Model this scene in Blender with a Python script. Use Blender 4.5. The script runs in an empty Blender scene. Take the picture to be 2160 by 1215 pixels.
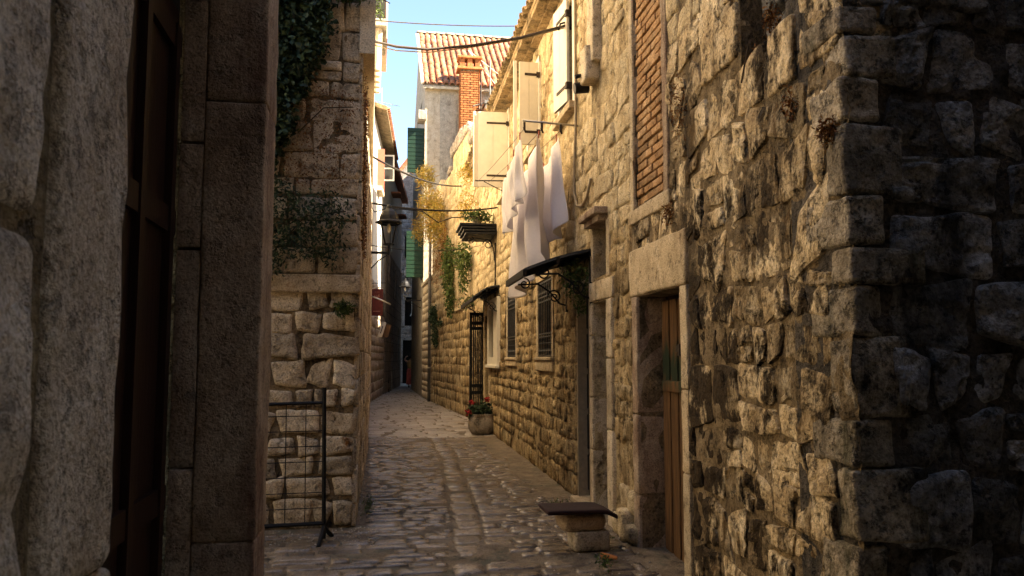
import bpy, math, random
import numpy as np
from math import radians, sin, cos, pi

# ------------------------------------------------------------------ camera, sky, sun, exposure
SC = bpy.context.scene
COL = SC.collection
cam_d = bpy.data.cameras.new('camera'); cam = bpy.data.objects.new('camera', cam_d); COL.objects.link(cam)
CAM = np.array([0.0, 0.0, 1.55]); YAW = radians(10.0); PIT = radians(5.0)
cam.location = CAM; cam.rotation_euler = (radians(90) + PIT, 0, -YAW)
cam_d.lens = 36 * 1700 / 2160; cam_d.sensor_width = 36; cam_d.clip_start = 0.05; cam_d.clip_end = 2000
cam_d.dof.use_dof = True; cam_d.dof.focus_distance = 9.0; cam_d.dof.aperture_fstop = 9.0
SC.camera = cam
SUN_EL = radians(43); SUN_PHI = radians(66)          # from the right and behind
w = bpy.data.worlds.new('World'); SC.world = w; w.use_nodes = True
nt = w.node_tree; bgn = nt.nodes['Background']
sky = nt.nodes.new('ShaderNodeTexSky'); sky.sky_type = 'NISHITA'; sky.sun_disc = False
sky.sun_elevation = SUN_EL; sky.sun_rotation = pi - SUN_PHI
sky.air_density = 1.0; sky.dust_density = 0.6; sky.ozone_density = 1.0
nt.links.new(sky.outputs[0], bgn.inputs[0]); bgn.inputs[1].default_value = 0.058
sd = bpy.data.lights.new('sun', 'SUN'); sd.energy = 5.0; sd.angle = radians(0.5); sd.color = (1.0, 0.86, 0.66)
so = bpy.data.objects.new('sun', sd); COL.objects.link(so)
from mathutils import Vector
S = Vector((sin(SUN_PHI) * cos(SUN_EL), -cos(SUN_PHI) * cos(SUN_EL), sin(SUN_EL)))
so.rotation_euler = S.to_track_quat('Z', 'Y').to_euler()
SC.view_settings.view_transform = 'Standard'; SC.view_settings.look = 'None'
SC.view_settings.exposure = 2.9; SC.view_settings.gamma = 1.0
SC.cycles.use_denoising = True
try:
    SC.cycles.denoiser = 'OPENIMAGEDENOISE'
except Exception:
    pass
SC.cycles.max_bounces = 8; SC.cycles.diffuse_bounces = 6
SC.cycles.sample_clamp_indirect = 8.0

rng = np.random.default_rng(7); random.seed(7)

# ------------------------------------------------------------------ projection (only to choose level of detail)
_f = np.array([sin(YAW) * cos(PIT), cos(YAW) * cos(PIT), sin(PIT)]); _r = np.array([cos(YAW), -sin(YAW), 0]); _u = np.cross(_r, _f)
def px_size(p, size):
    v = np.asarray(p) - CAM; z = v @ _f
    if z < 0.2: return 0.0
    x = 1700 * (v @ _r) / z; y = 1700 * (v @ _u) / z
    if abs(x) > 1250 or abs(y) > 760: return 0.0
    return size * 1700 / z

# ------------------------------------------------------------------ numpy noise
def _hash(ix, iy, iz, seed):
    h = (ix * 374761393 + iy * 668265263 + iz * 2147483647 + seed * 1274126177) & 0xffffffff
    h = ((h ^ (h >> 13)) * 1274126177) & 0xffffffff
    return ((h ^ (h >> 16)) & 0xffff) / 65535.0
def noise3(P, scale=1.0, seed=0):
    Q = np.asarray(P, float) * scale; I = np.floor(Q).astype(np.int64); f = Q - I; f = f * f * (3 - 2 * f)
    r = 0
    for dx in (0, 1):
        for dy in (0, 1):
            for dz in (0, 1):
                wt = (f[:, 0] if dx else 1 - f[:, 0]) * (f[:, 1] if dy else 1 - f[:, 1]) * (f[:, 2] if dz else 1 - f[:, 2])
                r = r + wt * _hash(I[:, 0] + dx, I[:, 1] + dy, I[:, 2] + dz, seed)
    return r * 2 - 1
def vnoise(P, scale, seed):
    return np.stack([noise3(P, scale, seed), noise3(P, scale, seed + 11), noise3(P, scale, seed + 23)], 1)

# ------------------------------------------------------------------ mesh helpers: every shape is (verts, faces)
def mesh(name, vf, mat, smooth=False):
    V, F = vf
    me = bpy.data.meshes.new(name)
    me.from_pydata([tuple(v) for v in np.asarray(V, float).tolist()], [], [tuple(int(i) for i in f) for f in F])
    if smooth: me.polygons.foreach_set('use_smooth', [True] * len(me.polygons))
    if mat: me.materials.append(mat)
    me.update()
    return me
def obj(name, vf, mat, parent=None, smooth=False, label=None, cat=None, group=None, kind=None):
    o = bpy.data.objects.new(name, vf if isinstance(vf, bpy.types.Mesh) else mesh(name, vf, mat, smooth)); COL.objects.link(o)
    if parent is not None: o.parent = parent
    return tag(o, label, cat, group, kind)
def tag(o, label=None, cat=None, group=None, kind=None):
    if label: o['label'] = label
    if cat: o['category'] = cat
    if group: o['group'] = group
    if kind: o['kind'] = kind
    return o
def thing(name, label, cat, loc=(0, 0, 0), rz=0.0, group=None):
    o = bpy.data.objects.new(name, None); COL.objects.link(o); o.location = loc; o.rotation_euler = (0, 0, rz)
    o.empty_display_size = 0.1
    return tag(o, label, cat, group)
def join(parts):
    V = []; F = []; n = 0
    for v, f in parts:
        v = np.asarray(v, float); V.append(v); F += [tuple(i + n for i in q) for q in f]; n += len(v)
    return (np.concatenate(V) if V else np.zeros((0, 3))), F
def box(x0, x1, y0, y1, z0, z1):
    x0, x1 = min(x0, x1), max(x0, x1); y0, y1 = min(y0, y1), max(y0, y1); z0, z1 = min(z0, z1), max(z0, z1)
    V = [(x, y, z) for x in (x0, x1) for y in (y0, y1) for z in (z0, z1)]
    return np.array(V), [(0, 1, 3, 2), (4, 6, 7, 5), (0, 4, 5, 1), (2, 3, 7, 6), (0, 2, 6, 4), (1, 5, 7, 3)]
def rblock(x0, x1, y0, y1, z0, z1, r=0.02, amp=0.006, n=5, seed=0, freq=7.0):
    """A block with worn, rounded, uneven faces."""
    c = np.array([(x0 + x1) / 2, (y0 + y1) / 2, (z0 + z1) / 2]); h = np.array([abs(x1 - x0), abs(y1 - y0), abs(z1 - z0)]) / 2
    r = min(r, h.min() * 0.9)
    V = []; F = []
    for ax in range(3):
        a, b = [(1, 2), (2, 0), (0, 1)][ax]
        na = int(max(2, min(24, round(n * (h[a] / h.max()) ** 0.6)))) + 2; nb = int(max(2, min(24, round(n * (h[b] / h.max()) ** 0.6)))) + 2
        def ticks(m, hh):
            e = min(0.45, r / hh * 0.5) if hh > 0 else .1
            return np.concatenate([[-1, -1 + e * .8], np.linspace(-1 + e * 2, 1 - e * 2, max(2, m - 2)), [1 - e * .8, 1]])
        ta = ticks(na, h[a]); tb = ticks(nb, h[b])
        for sg in (-1, 1):
            A, B = np.meshgrid(ta, tb, indexing='ij'); P = np.zeros((A.size, 3)); P[:, ax] = sg * h[ax]
            P[:, a] = A.ravel() * h[a]; P[:, b] = B.ravel() * h[b]
            base = sum(len(v) for v in V); V.append(P); m = len(tb)
            for i in range(len(ta) - 1):
                for j in range(m - 1):
                    q = (base + i * m + j, base + (i + 1) * m + j, base + (i + 1) * m + j + 1, base + i * m + j + 1)
                    F.append(q if sg > 0 else q[::-1])
    V = np.concatenate(V)
    key = np.round(V, 6); _, first, inv = np.unique(key, axis=0, return_index=True, return_inverse=True)
    inv = np.asarray(inv).ravel(); V = V[first]; F = [tuple(inv[i] for i in q) for q in F]
    core = np.clip(V, -(h - r), h - r); d = V - core; L = np.linalg.norm(d, axis=1, keepdims=True); L[L == 0] = 1
    V = core + d / L * np.minimum(L, r) + c
    if amp: V = V + vnoise(V, freq, seed) * amp + vnoise(V, freq * 2.7, seed + 5) * amp * 0.45
    return V, F
def tube(pts, r, n=6, caps=True):
    pts = np.asarray(pts, float); N = len(pts); rr = np.broadcast_to(np.asarray(r, float), (N,))
    T = np.gradient(pts, axis=0); T /= np.maximum(np.linalg.norm(T, axis=1, keepdims=True), 1e-9)
    up = np.array([0, 0, 1.0]) if abs(T[0][2]) < 0.9 else np.array([1.0, 0, 0])
    V = []; a = np.cross(up, T[0]); a /= np.linalg.norm(a)
    for i in range(N):
        a = a - T[i] * (a @ T[i]); a /= max(np.linalg.norm(a), 1e-9); b = np.cross(T[i], a)
        for k in range(n):
            th = 2 * pi * k / n; V.append(pts[i] + rr[i] * (cos(th) * a + sin(th) * b))
    F = [(i * n + k, i * n + (k + 1) % n, (i + 1) * n + (k + 1) % n, (i + 1) * n + k) for i in range(N - 1) for k in range(n)]
    if caps: F += [tuple(range(n - 1, -1, -1)), tuple((N - 1) * n + k for k in range(n))]
    return np.array(V), F
def lathe(prof, n=16, c=(0, 0, 0)):
    V = []; F = []
    for r, z in prof:
        for k in range(n):
            th = 2 * pi * k / n; V.append((c[0] + r * cos(th), c[1] + r * sin(th), c[2] + z))
    m = len(prof)
    for i in range(m - 1):
        for k in range(n): F.append((i * n + k, i * n + (k + 1) % n, (i + 1) * n + (k + 1) % n, (i + 1) * n + k))
    F += [tuple(range(n - 1, -1, -1)), tuple((m - 1) * n + k for k in range(n))]
    return np.array(V), F
def prism(poly, z0, z1):
    n = len(poly); V = [(x, y, z0) for x, y in poly] + [(x, y, z1) for x, y in poly]
    return np.array(V), [tuple(range(n - 1, -1, -1)), tuple(range(n, 2 * n))] + [(i, (i + 1) % n, n + (i + 1) % n, n + i) for i in range(n)]
def tr(vf, R=None, t=(0, 0, 0)):
    V, F = vf; V = np.asarray(V, float)
    if R is not None: V = V @ np.asarray(R).T
    return V + np.asarray(t), F
def rotm(ax, a):
    c, s = cos(a), sin(a)
    return np.array({'x': [[1, 0, 0], [0, c, -s], [0, s, c]], 'y': [[c, 0, s], [0, 1, 0], [-s, 0, c]], 'z': [[c, -s, 0], [s, c, 0], [0, 0, 1]]}[ax])
def sag(a, b, drop, n=14):
    a = np.array(a, float); b = np.array(b, float); t = np.linspace(0, 1, n)[:, None]
    p = a + (b - a) * t; p[:, 2:] -= 4 * drop * t * (1 - t); return p
def spiral(c, u, v, r0, turns, n=26, start=0.0, grow=0.18):
    c = np.array(c, float); u = np.array(u, float); v = np.array(v, float)
    return np.array([c + (r0 * (grow + (1 - grow) * (1 - i / n))) * (cos(start + turns * 2 * pi * i / n) * u + sin(start + turns * 2 * pi * i / n) * v) for i in range(n + 1)])
def leaves(P, size, rg, droop=0.5, asp=0.55):
    """One bent four-cornered leaf for each point."""
    V = []; F = []
    for p in P:
        s = size * rg.uniform(0.55, 1.25); d = rg.normal(size=3); d[2] -= droop; d /= np.linalg.norm(d)
        k = np.cross(d, rg.normal(size=3)); k /= max(np.linalg.norm(k), 1e-6); nn = np.cross(d, k)
        b = len(V); V += [p, p + d * s * .5 + k * s * asp * .5 + nn * s * .12, p + d * s, p + d * s * .5 - k * s * asp * .5 + nn * s * .12]
        F += [(b, b + 1, b + 2), (b, b + 2, b + 3)]
    return np.array(V), F
def in_poly(x, y, poly):
    c = False; n = len(poly)
    for i in range(n):
        x1, y1 = poly[i]; x2, y2 = poly[i - 1]
        if (y1 > y) != (y2 > y) and x < (x2 - x1) * (y - y1) / (y2 - y1) + x1: c = not c
    return c

# ------------------------------------------------------------------ materials
def ramp(nt, src, stops):
    r = nt.nodes.new('ShaderNodeValToRGB'); e = r.color_ramp.elements
    while len(e) < len(stops): e.new(0.5)
    for i, (p, c) in enumerate(stops):
        e[i].position = p; e[i].color = (*c, 1) if len(c) == 3 else c
    nt.links.new(src, r.inputs[0]); return r.outputs[0]
def noise(nt, vec, scale, detail=5, rough=0.55, stretch=None):
    if stretch is not None:
        m = nt.nodes.new('ShaderNodeMapping'); m.inputs['Scale'].default_value = stretch
        nt.links.new(vec, m.inputs[0]); vec = m.outputs[0]
    n = nt.nodes.new('ShaderNodeTexNoise'); n.inputs['Scale'].default_value = scale; n.inputs['Detail'].default_value = detail
    n.inputs['Roughness'].default_value = rough; nt.links.new(vec, n.inputs['Vector']); return n.outputs['Fac']
def mix(nt, fac, a, b, mode='MIX'):
    m = nt.nodes.new('ShaderNodeMix'); m.data_type = 'RGBA'; m.blend_type = mode
    for s, v in ((0, fac), (6, a), (7, b)):
        if isinstance(v, (int, float)): m.inputs[s].default_value = v
        elif isinstance(v, tuple): m.inputs[s].default_value = (*v, 1)
        else: nt.links.new(v, m.inputs[s])
    return m.outputs[2]
def math_(nt, op, a, b=None):
    m = nt.nodes.new('ShaderNodeMath'); m.operation = op
    for i, v in enumerate((a, b)):
        if v is None: continue
        if isinstance(v, (int, float)): m.inputs[i].default_value = v
        else: nt.links.new(v, m.inputs[i])
    return m.outputs[0]
def base(name, rough=0.9):
    m = bpy.data.materials.new(name); m.use_nodes = True; nt = m.node_tree; b = nt.nodes['Principled BSDF']
    b.inputs['Roughness'].default_value = rough; b.inputs['Specular IOR Level'].default_value = 0.25
    g = nt.nodes.new('ShaderNodeNewGeometry'); return m, nt, b, g
def bump(nt, b, height, dist, strength=1.0):
    n = nt.nodes.new('ShaderNodeBump'); n.inputs['Distance'].default_value = dist; n.inputs['Strength'].default_value = strength
    nt.links.new(height, n.inputs['Height']); nt.links.new(n.outputs[0], b.inputs['Normal'])
def stone_mat(name, dark, mid, light, stain=(0.10, 0.065, 0.035), stain_lo=0.52, stain_hi=0.66, bumpd=0.012, fine=45.0, black=None, rust=None, streak=(2.2, 2.2, 0.55), rough=0.9, vary=0.45, spec=0.2, pits=0.5, erode=0.5, erode_scale=13.0):
    m, nt, b, g = base(name, rough); b.inputs['Specular IOR Level'].default_value = spec
    P = g.outputs['Position']; oi = nt.nodes.new('ShaderNodeObjectInfo')
    rnd = math_(nt, 'FRACT', math_(nt, 'ADD', math_(nt, 'MULTIPLY', g.outputs['Random Per Island'], 7.31), oi.outputs['Random']))
    n1 = noise(nt, P, 5.0, 5, 0.64)
    col = ramp(nt, n1, [(0.30, dark), (0.50, mid), (0.70, light)])
    tone = ramp(nt, rnd, [(0.0, (1 - vary,) * 3), (0.5, (1.0, 0.97, 0.92)), (1.0, (1 + vary * .55, 1 + vary * .6, 1 + vary * .68))])
    col = mix(nt, 1.0, col, tone, 'MULTIPLY')
    ns = noise(nt, P, 1.6, 5, 0.68, streak)
    col = mix(nt, ramp(nt, ns, [(stain_lo, (0, 0, 0)), (stain_hi, (1, 1, 1))]), col, stain)
    if black:
        nb = noise(nt, P, black[1], 6, 0.72, (1, 1, 0.6))
        if len(black) > 4:      # one big damp stain with its own ragged outline
            mp = nt.nodes.new('ShaderNodeMapping'); mp.vector_type = 'TEXTURE'; mp.inputs['Location'].default_value = black[4]; mp.inputs['Scale'].default_value = black[5]; nt.links.new(P, mp.inputs[0])
            ln = nt.nodes.new('ShaderNodeVectorMath'); ln.operation = 'LENGTH'; nt.links.new(mp.outputs[0], ln.inputs[0])
            nb = math_(nt, 'ADD', nb, ramp(nt, ln.outputs['Value'], [(0.3, (.11, .11, .11)), (1.0, (0, 0, 0))]))
        col = mix(nt, ramp(nt, nb, [(black[2], (0, 0, 0)), (black[3], (1, 1, 1))]), col, black[0])
    if rust:
        nr = noise(nt, P, rust[1], 5, 0.7)
        col = mix(nt, ramp(nt, nr, [(rust[2], (0, 0, 0)), (rust[3], (1, 1, 1))]), col, rust[0])
    sp = noise(nt, P, fine * 1.6, 2, 0.7)
    col = mix(nt, 1.0, col, ramp(nt, sp, [(0.28, (0.45, 0.42, 0.38)), (0.50, (0.98, 0.98, 0.98)), (0.75, (1.22, 1.22, 1.2))]), 'MULTIPLY')
    er = noise(nt, P, erode_scale, 4, 0.78)
    pit2 = ramp(nt, er, [(0.36, (1 - erode,) * 3), (0.46, (1, 1, 1))])
    col = mix(nt, 1.0, col, pit2, 'MULTIPLY')
    nt.links.new(col, b.inputs['Base Color'])
    f1 = noise(nt, P, fine, 3, 0.7); f2 = noise(nt, P, fine * 0.28, 2, 0.6)
    h = math_(nt, 'ADD', f1, math_(nt, 'MULTIPLY', f2, 1.3))
    h = math_(nt, 'ADD', h, math_(nt, 'MULTIPLY', pit2, 1.2))
    bump(nt, b, h, bumpd)
    return m
def plain(name, c, rough=0.6, var=0.15, scale=12.0, metal=0.0, bumpd=0.002, dirt=None, spec=0.3):
    m, nt, b, g = base(name, rough); b.inputs['Metallic'].default_value = metal; b.inputs['Specular IOR Level'].default_value = spec
    n = noise(nt, g.outputs['Position'], scale, 6, 0.65)
    lo = tuple(x * (1 - var * 1.6) for x in c); hi = tuple(min(1, x * (1 + var)) for x in c)
    col = ramp(nt, n, [(0.3, lo), (0.7, hi)])
    if dirt:
        nd = noise(nt, g.outputs['Position'], 2.3, 8, 0.7, (2, 2, 0.5))
        col = mix(nt, ramp(nt, nd, [(0.5, (0, 0, 0)), (0.72, (0.8, 0.8, 0.8))]), col, dirt)
    nt.links.new(col, b.inputs['Base Color'])
    if bumpd: bump(nt, b, noise(nt, g.outputs['Position'], scale * 4, 5, 0.7), bumpd)
    return m
def wood(name, a, c, rough=0.75, paint=None):
    m, nt, b, g = base(name, rough)
    n = noise(nt, g.outputs['Position'], 9.0, 8, 0.7, (6, 6, 0.28))
    col = ramp(nt, n, [(0.32, a), (0.66, c)])
    if paint:
        sep = nt.nodes.new('ShaderNodeSeparateXYZ'); nt.links.new(g.outputs['Position'], sep.inputs[0])
        n2 = noise(nt, g.outputs['Position'], 6.0, 8, 0.75, (2, 2, .5))
        hgt = ramp(nt, math_(nt, 'ADD', math_(nt, 'MULTIPLY', sep.outputs[2], 0.4), math_(nt, 'MULTIPLY', n2, 0.35)), [(paint[1] - .02, (0, 0, 0)), (paint[1] + .04, (1, 1, 1)), (paint[2] - .04, (1, 1, 1)), (paint[2] + .02, (0, 0, 0))])
        col = mix(nt, hgt, col, paint[0])
    nt.links.new(col, b.inputs['Base Color']); bump(nt, b, n, 0.004); return m
def foliage_mat(name, a, c, hue2=None):
    m, nt, b, g = base(name, 0.6)
    oi = g.outputs['Random Per Island']
    st = [(0.0, a), (0.6, c)] + ([(1.0, hue2)] if hue2 else [])
    nt.links.new(ramp(nt, oi, st), b.inputs['Base Color'])
    return m

M = {}
M['ochre'] = stone_mat('ochre_limestone', (0.41, 0.31, 0.175), (0.61, 0.50, 0.315), (0.73, 0.635, 0.44), stain=(0.22, 0.15, 0.075), stain_lo=0.52, stain_hi=0.74, bumpd=0.014, vary=0.22, erode=.45)
M['ochre_low'] = stone_mat('stained_ochre_limestone', (0.27, 0.185, 0.09), (0.46, 0.345, 0.185), (0.62, 0.50, 0.30), stain=(0.085, 0.055, 0.024), stain_lo=0.47, stain_hi=0.66, bumpd=0.018, vary=0.35, erode=.6, fine=36)
M['rubble'] = stone_mat('weathered_rubble', (0.36, 0.26, 0.145), (0.62, 0.49, 0.30), (0.76, 0.65, 0.46), stain=(0.11, 0.07, 0.03), stain_lo=0.50, stain_hi=0.62, bumpd=0.022, fine=34, black=((0.045, 0.03, 0.015), 2.6, 0.515, 0.585, (2.2, 4.9, 1.25), (1.0, .85, 1.7)), vary=0.5, erode=.65)
M['grey'] = stone_mat('sooty_shaded_grey', (0.13, 0.125, 0.12), (0.29, 0.28, 0.265), (0.50, 0.48, 0.45), stain=(0.07, 0.07, 0.07), stain_lo=0.50, stain_hi=0.66, bumpd=0.022, fine=30, vary=0.6, erode=.6)  # grey of the end face: sooty crust plus its shade put into the colour
M['quoin'] = stone_mat('weathered_quoin', (0.17, 0.145, 0.108), (0.36, 0.31, 0.235), (0.62, 0.55, 0.44), stain=(0.08, 0.075, 0.045), stain_lo=0.5, stain_hi=0.64, bumpd=0.02, fine=34, vary=0.3, erode=.6, black=((0.045, 0.036, 0.025), 3.0, 0.54, 0.62))
M['pale'] = stone_mat('pale_dressed_stone', (0.40, 0.32, 0.21), (0.58, 0.48, 0.33), (0.68, 0.59, 0.44), stain=(0.18, 0.11, 0.05), stain_lo=0.60, stain_hi=0.76, bumpd=0.006, fine=60, vary=0.2)
M['jamb'] = stone_mat('dark_jamb_stone', (0.26, 0.19, 0.13), (0.41, 0.32, 0.235), (0.53, 0.44, 0.34), stain=(0.17, 0.095, 0.065), stain_lo=0.48, stain_hi=0.68, bumpd=0.008, fine=55, vary=0.12, erode=.35)
M['near'] = stone_mat('pecked_wall_stone', (0.40, 0.325, 0.245), (0.60, 0.51, 0.41), (0.74, 0.66, 0.56), stain=(0.28, 0.19, 0.11), stain_lo=0.55, stain_hi=0.75, bumpd=0.016, fine=70, erode=.4, erode_scale=22.0, vary=0.2)
M['left'] = stone_mat('left_house_stone', (0.40, 0.325, 0.225), (0.60, 0.51, 0.37), (0.72, 0.635, 0.49), stain=(0.24, 0.165, 0.09), stain_lo=0.58, stain_hi=0.75, bumpd=0.014, rust=((0.22, 0.10, 0.028), 3.2, 0.62, 0.72), vary=0.3, erode=.5)
M['mortar'] = stone_mat('dirty_mortar', (0.13, 0.095, 0.052), (0.23, 0.172, 0.10), (0.36, 0.28, 0.17), stain=(0.05, 0.035, 0.02), stain_lo=0.5, stain_hi=0.68, bumpd=0.02, fine=40, vary=0.05)
M['mortar_l'] = stone_mat('pale_lime_mortar', (0.33, 0.245, 0.13), (0.49, 0.39, 0.225), (0.62, 0.51, 0.33), stain=(0.16, 0.09, 0.045), stain_lo=0.5, stain_hi=0.72, bumpd=0.02, fine=40, vary=0.05)
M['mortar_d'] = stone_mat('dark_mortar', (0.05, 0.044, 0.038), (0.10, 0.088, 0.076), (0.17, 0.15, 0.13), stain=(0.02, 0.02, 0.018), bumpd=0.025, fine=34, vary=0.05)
M['bluegrey'] = stone_mat('grey_far_stone', (0.22, 0.20, 0.19), (0.33, 0.30, 0.28), (0.42, 0.39, 0.36), stain=(0.16, 0.14, 0.13), bumpd=0.02, fine=12, vary=0.3)
M['plaster'] = stone_mat('cream_plaster', (0.34, 0.29, 0.21), (0.44, 0.385, 0.29), (0.52, 0.46, 0.36), stain=(0.25, 0.2, 0.13), stain_lo=0.58, stain_hi=0.75, bumpd=0.008, fine=40, vary=0.05, erode=.2, erode_scale=2.5)
M['gplaster'] = stone_mat('grey_plaster', (0.22, 0.20, 0.165), (0.32, 0.30, 0.25), (0.40, 0.375, 0.32), stain=(0.12, 0.11, 0.095), stain_lo=0.56, stain_hi=0.7, bumpd=0.008, fine=40, vary=0.05, erode=.2, erode_scale=2.0)
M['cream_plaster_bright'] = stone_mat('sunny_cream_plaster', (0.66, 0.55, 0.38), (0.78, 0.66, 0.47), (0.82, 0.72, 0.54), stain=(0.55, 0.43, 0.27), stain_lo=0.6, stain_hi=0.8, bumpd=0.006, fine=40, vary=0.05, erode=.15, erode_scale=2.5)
M['white'] = plain('white_plaster', (0.52, 0.48, 0.41), 0.85, 0.06, 4, bumpd=0.004, dirt=(0.5, 0.45, 0.37))
M['cobble'] = stone_mat('polished_cobble', (0.12, 0.094, 0.07), (0.20, 0.162, 0.122), (0.29, 0.24, 0.182), stain=(0.10, 0.085, 0.07), stain_lo=0.55, stain_hi=0.75, bumpd=0.004, fine=40, rough=0.27, vary=0.5, spec=0.65, streak=(1.5, 1.5, 1.5), pits=0.3)
M['slab'] = stone_mat('worn_paving_slab', (0.27, 0.235, 0.20), (0.36, 0.32, 0.275), (0.44, 0.40, 0.35), stain=(0.22, 0.19, 0.16), stain_lo=0.55, stain_hi=0.75, bumpd=0.003, fine=30, rough=0.5, vary=0.25, spec=0.45, streak=(1.5, 1.5, 1.5), pits=0.2)
M['dirt'] = stone_mat('sandy_joint_dirt', (0.13, 0.10, 0.07), (0.21, 0.168, 0.12), (0.30, 0.245, 0.178), stain=(0.09, 0.10, 0.075), stain_lo=0.52, stain_hi=0.7, bumpd=0.012, fine=60, vary=0.0, streak=(2, 2, 2))
M['brick'] = stone_mat('clay_brick', (0.30, 0.165, 0.075), (0.45, 0.27, 0.13), (0.58, 0.40, 0.23), stain=(0.24, 0.15, 0.075), stain_lo=0.52, stain_hi=0.70, bumpd=0.006, fine=50, vary=0.35)
M['brickred'] = stone_mat('orange_brick', (0.32, 0.11, 0.035), (0.40, 0.145, 0.048), (0.46, 0.18, 0.065), stain=(0.28, 0.10, 0.04), bumpd=0.004, fine=40, vary=0.25)
M['tile'] = stone_mat('clay_roof_tile', (0.26, 0.10, 0.048), (0.36, 0.15, 0.078), (0.45, 0.22, 0.13), stain=(0.16, 0.085, 0.05), stain_lo=0.6, stain_hi=0.75, bumpd=0.004, fine=30, vary=0.3)
M['tileold'] = stone_mat('lichened_tile', (0.20, 0.15, 0.08), (0.34, 0.25, 0.14), (0.44, 0.34, 0.20), stain=(0.08, 0.06, 0.03), bumpd=0.01, fine=40, vary=0.3)
M['iron'] = plain('black_iron', (0.010, 0.010, 0.011), 0.6, 0.2, 30, metal=0.3, bumpd=0.001)
M['ironbrown'] = plain('rusty_iron', (0.04, 0.028, 0.02), 0.7, 0.4, 30, bumpd=0.002)
M['grille'] = plain('grey_iron', (0.06, 0.06, 0.062), 0.5, 0.2, 20, metal=0.4, bumpd=0)
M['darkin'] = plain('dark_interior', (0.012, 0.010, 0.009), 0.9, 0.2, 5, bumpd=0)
M['glassd'] = plain('dim_glass', (0.02, 0.022, 0.025), 0.12, 0.1, 3, bumpd=0, spec=0.5)
M['cream'] = plain('cream_painted_wood', (0.66, 0.61, 0.50), 0.55, 0.06, 6, bumpd=0.001)
M['creamw'] = plain('white_frame_paint', (0.70, 0.66, 0.56), 0.55, 0.06, 6, bumpd=0.001)
M['green'] = plain('green_painted_wood', (0.002, 0.022, 0.009), 0.5, 0.15, 10, bumpd=0.001)
M['redp'] = plain('red_painted_wood', (0.48, 0.13, 0.08), 0.6, 0.1, 10, bumpd=0.001)
M['pink'] = plain('faded_pink_plaster', (0.62, 0.34, 0.26), 0.9, 0.1, 6)
M['sign'] = plain('maroon_sign_paint', (0.11, 0.012, 0.010), 0.4, 0.15, 10, bumpd=0)
M['signtxt'] = plain('sign_lettering', (0.42, 0.20, 0.13), 0.5, 0.1, 10, bumpd=0)
M['cloth'] = plain('white_cotton', (0.86, 0.83, 0.86), 0.95, 0.03, 40, bumpd=0.0015, spec=0.05)
M['cable'] = plain('grey_cable', (0.075, 0.06, 0.05), 0.6, 0.2, 20, bumpd=0)
M['blackcable'] = plain('black_cable', (0.012, 0.011, 0.010), 0.6, 0.2, 20, bumpd=0)
M['conduit'] = plain('beige_conduit', (0.36, 0.29, 0.19), 0.6, 0.15, 20, bumpd=0.001)
M['alu'] = plain('dull_aluminium', (0.50, 0.47, 0.43), 0.4, 0.1, 20, metal=0.6, bumpd=0)
M['zinc'] = plain('grey_zinc_pipe', (0.17, 0.16, 0.145), 0.5, 0.2, 10, metal=0.3, bumpd=0.001)
M['doorold'] = wood('old_plank_door', (0.035, 0.02, 0.010), (0.20, 0.105, 0.042), paint=((0.022, 0.034, 0.018), 0.70, 0.84))
M['doorred'] = wood('red_brown_door', (0.010, 0.004, 0.003), (0.030, 0.011, 0.006), 0.5)
M['stool'] = plain('maroon_board', (0.022, 0.007, 0.008), 0.8, 0.2, 20)
M['terra'] = plain('terracotta', (0.46, 0.17, 0.05), 0.8, 0.15, 15)
M['potstone'] = stone_mat('cast_stone_pot', (0.30, 0.27, 0.22), (0.40, 0.36, 0.30), (0.48, 0.44, 0.38), bumpd=0.008, fine=40, vary=0.05)
M['ivy'] = foliage_mat('dark_ivy_leaf', (0.010, 0.022, 0.010), (0.035, 0.062, 0.026), (0.05, 0.075, 0.03))
M['shrub'] = foliage_mat('green_leaf', (0.025, 0.05, 0.012), (0.07, 0.11, 0.025), (0.11, 0.13, 0.03))
M['dry'] = foliage_mat('rusty_dry_leaf', (0.10, 0.035, 0.010), (0.26, 0.11, 0.025), (0.30, 0.17, 0.05))
M['gold'] = foliage_mat('golden_grass', (0.20, 0.17, 0.03), (0.46, 0.34, 0.07), (0.40, 0.22, 0.05))
M['flower'] = foliage_mat('red_petal', (0.22, 0.01, 0.015), (0.40, 0.025, 0.03))
M['stem'] = plain('brown_stem', (0.06, 0.04, 0.02), 0.9, 0.2, 20, bumpd=0)
M['skin'] = plain('skin', (0.42, 0.25, 0.17), 0.6, 0.05, 10, bumpd=0)
M['hair'] = plain('dark_hair', (0.012, 0.009, 0.007), 0.6, 0.2, 40, bumpd=0)
M['skirt'] = plain('coral_cloth', (0.52, 0.13, 0.11), 0.9, 0.2, 9, bumpd=0)
M['top'] = plain('ochre_cloth', (0.42, 0.27, 0.10), 0.9, 0.1, 9, bumpd=0)
M['navy'] = plain('navy_mesh_seat', (0.010, 0.012, 0.022), 0.7, 0.1, 20, bumpd=0)

# ------------------------------------------------------------------ stonework
class Frame:
    """A vertical wall face: local x along the wall, local y out of it, local z up."""
    def __init__(s, ox, oy, theta):
        s.o = np.array([ox, oy, 0.0]); s.rz = theta - pi / 2
        s.ex = np.array([cos(s.rz), sin(s.rz), 0]); s.ey = np.array([-sin(s.rz), cos(s.rz), 0])
    def w(s, x, y, z): return s.o + s.ex * x + s.ey * y + np.array([0, 0, z])
    def empty(s, name, label, cat, group=None): return thing(name, label, cat, tuple(s.o), s.rz, group)
def frame_between(p, q):
    """Wall face from p to q whose outside is on the left hand of the walk p -> q."""
    d = math.atan2(q[1] - p[1], q[0] - p[0]); return Frame(p[0], p[1], d + pi / 2)

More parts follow.
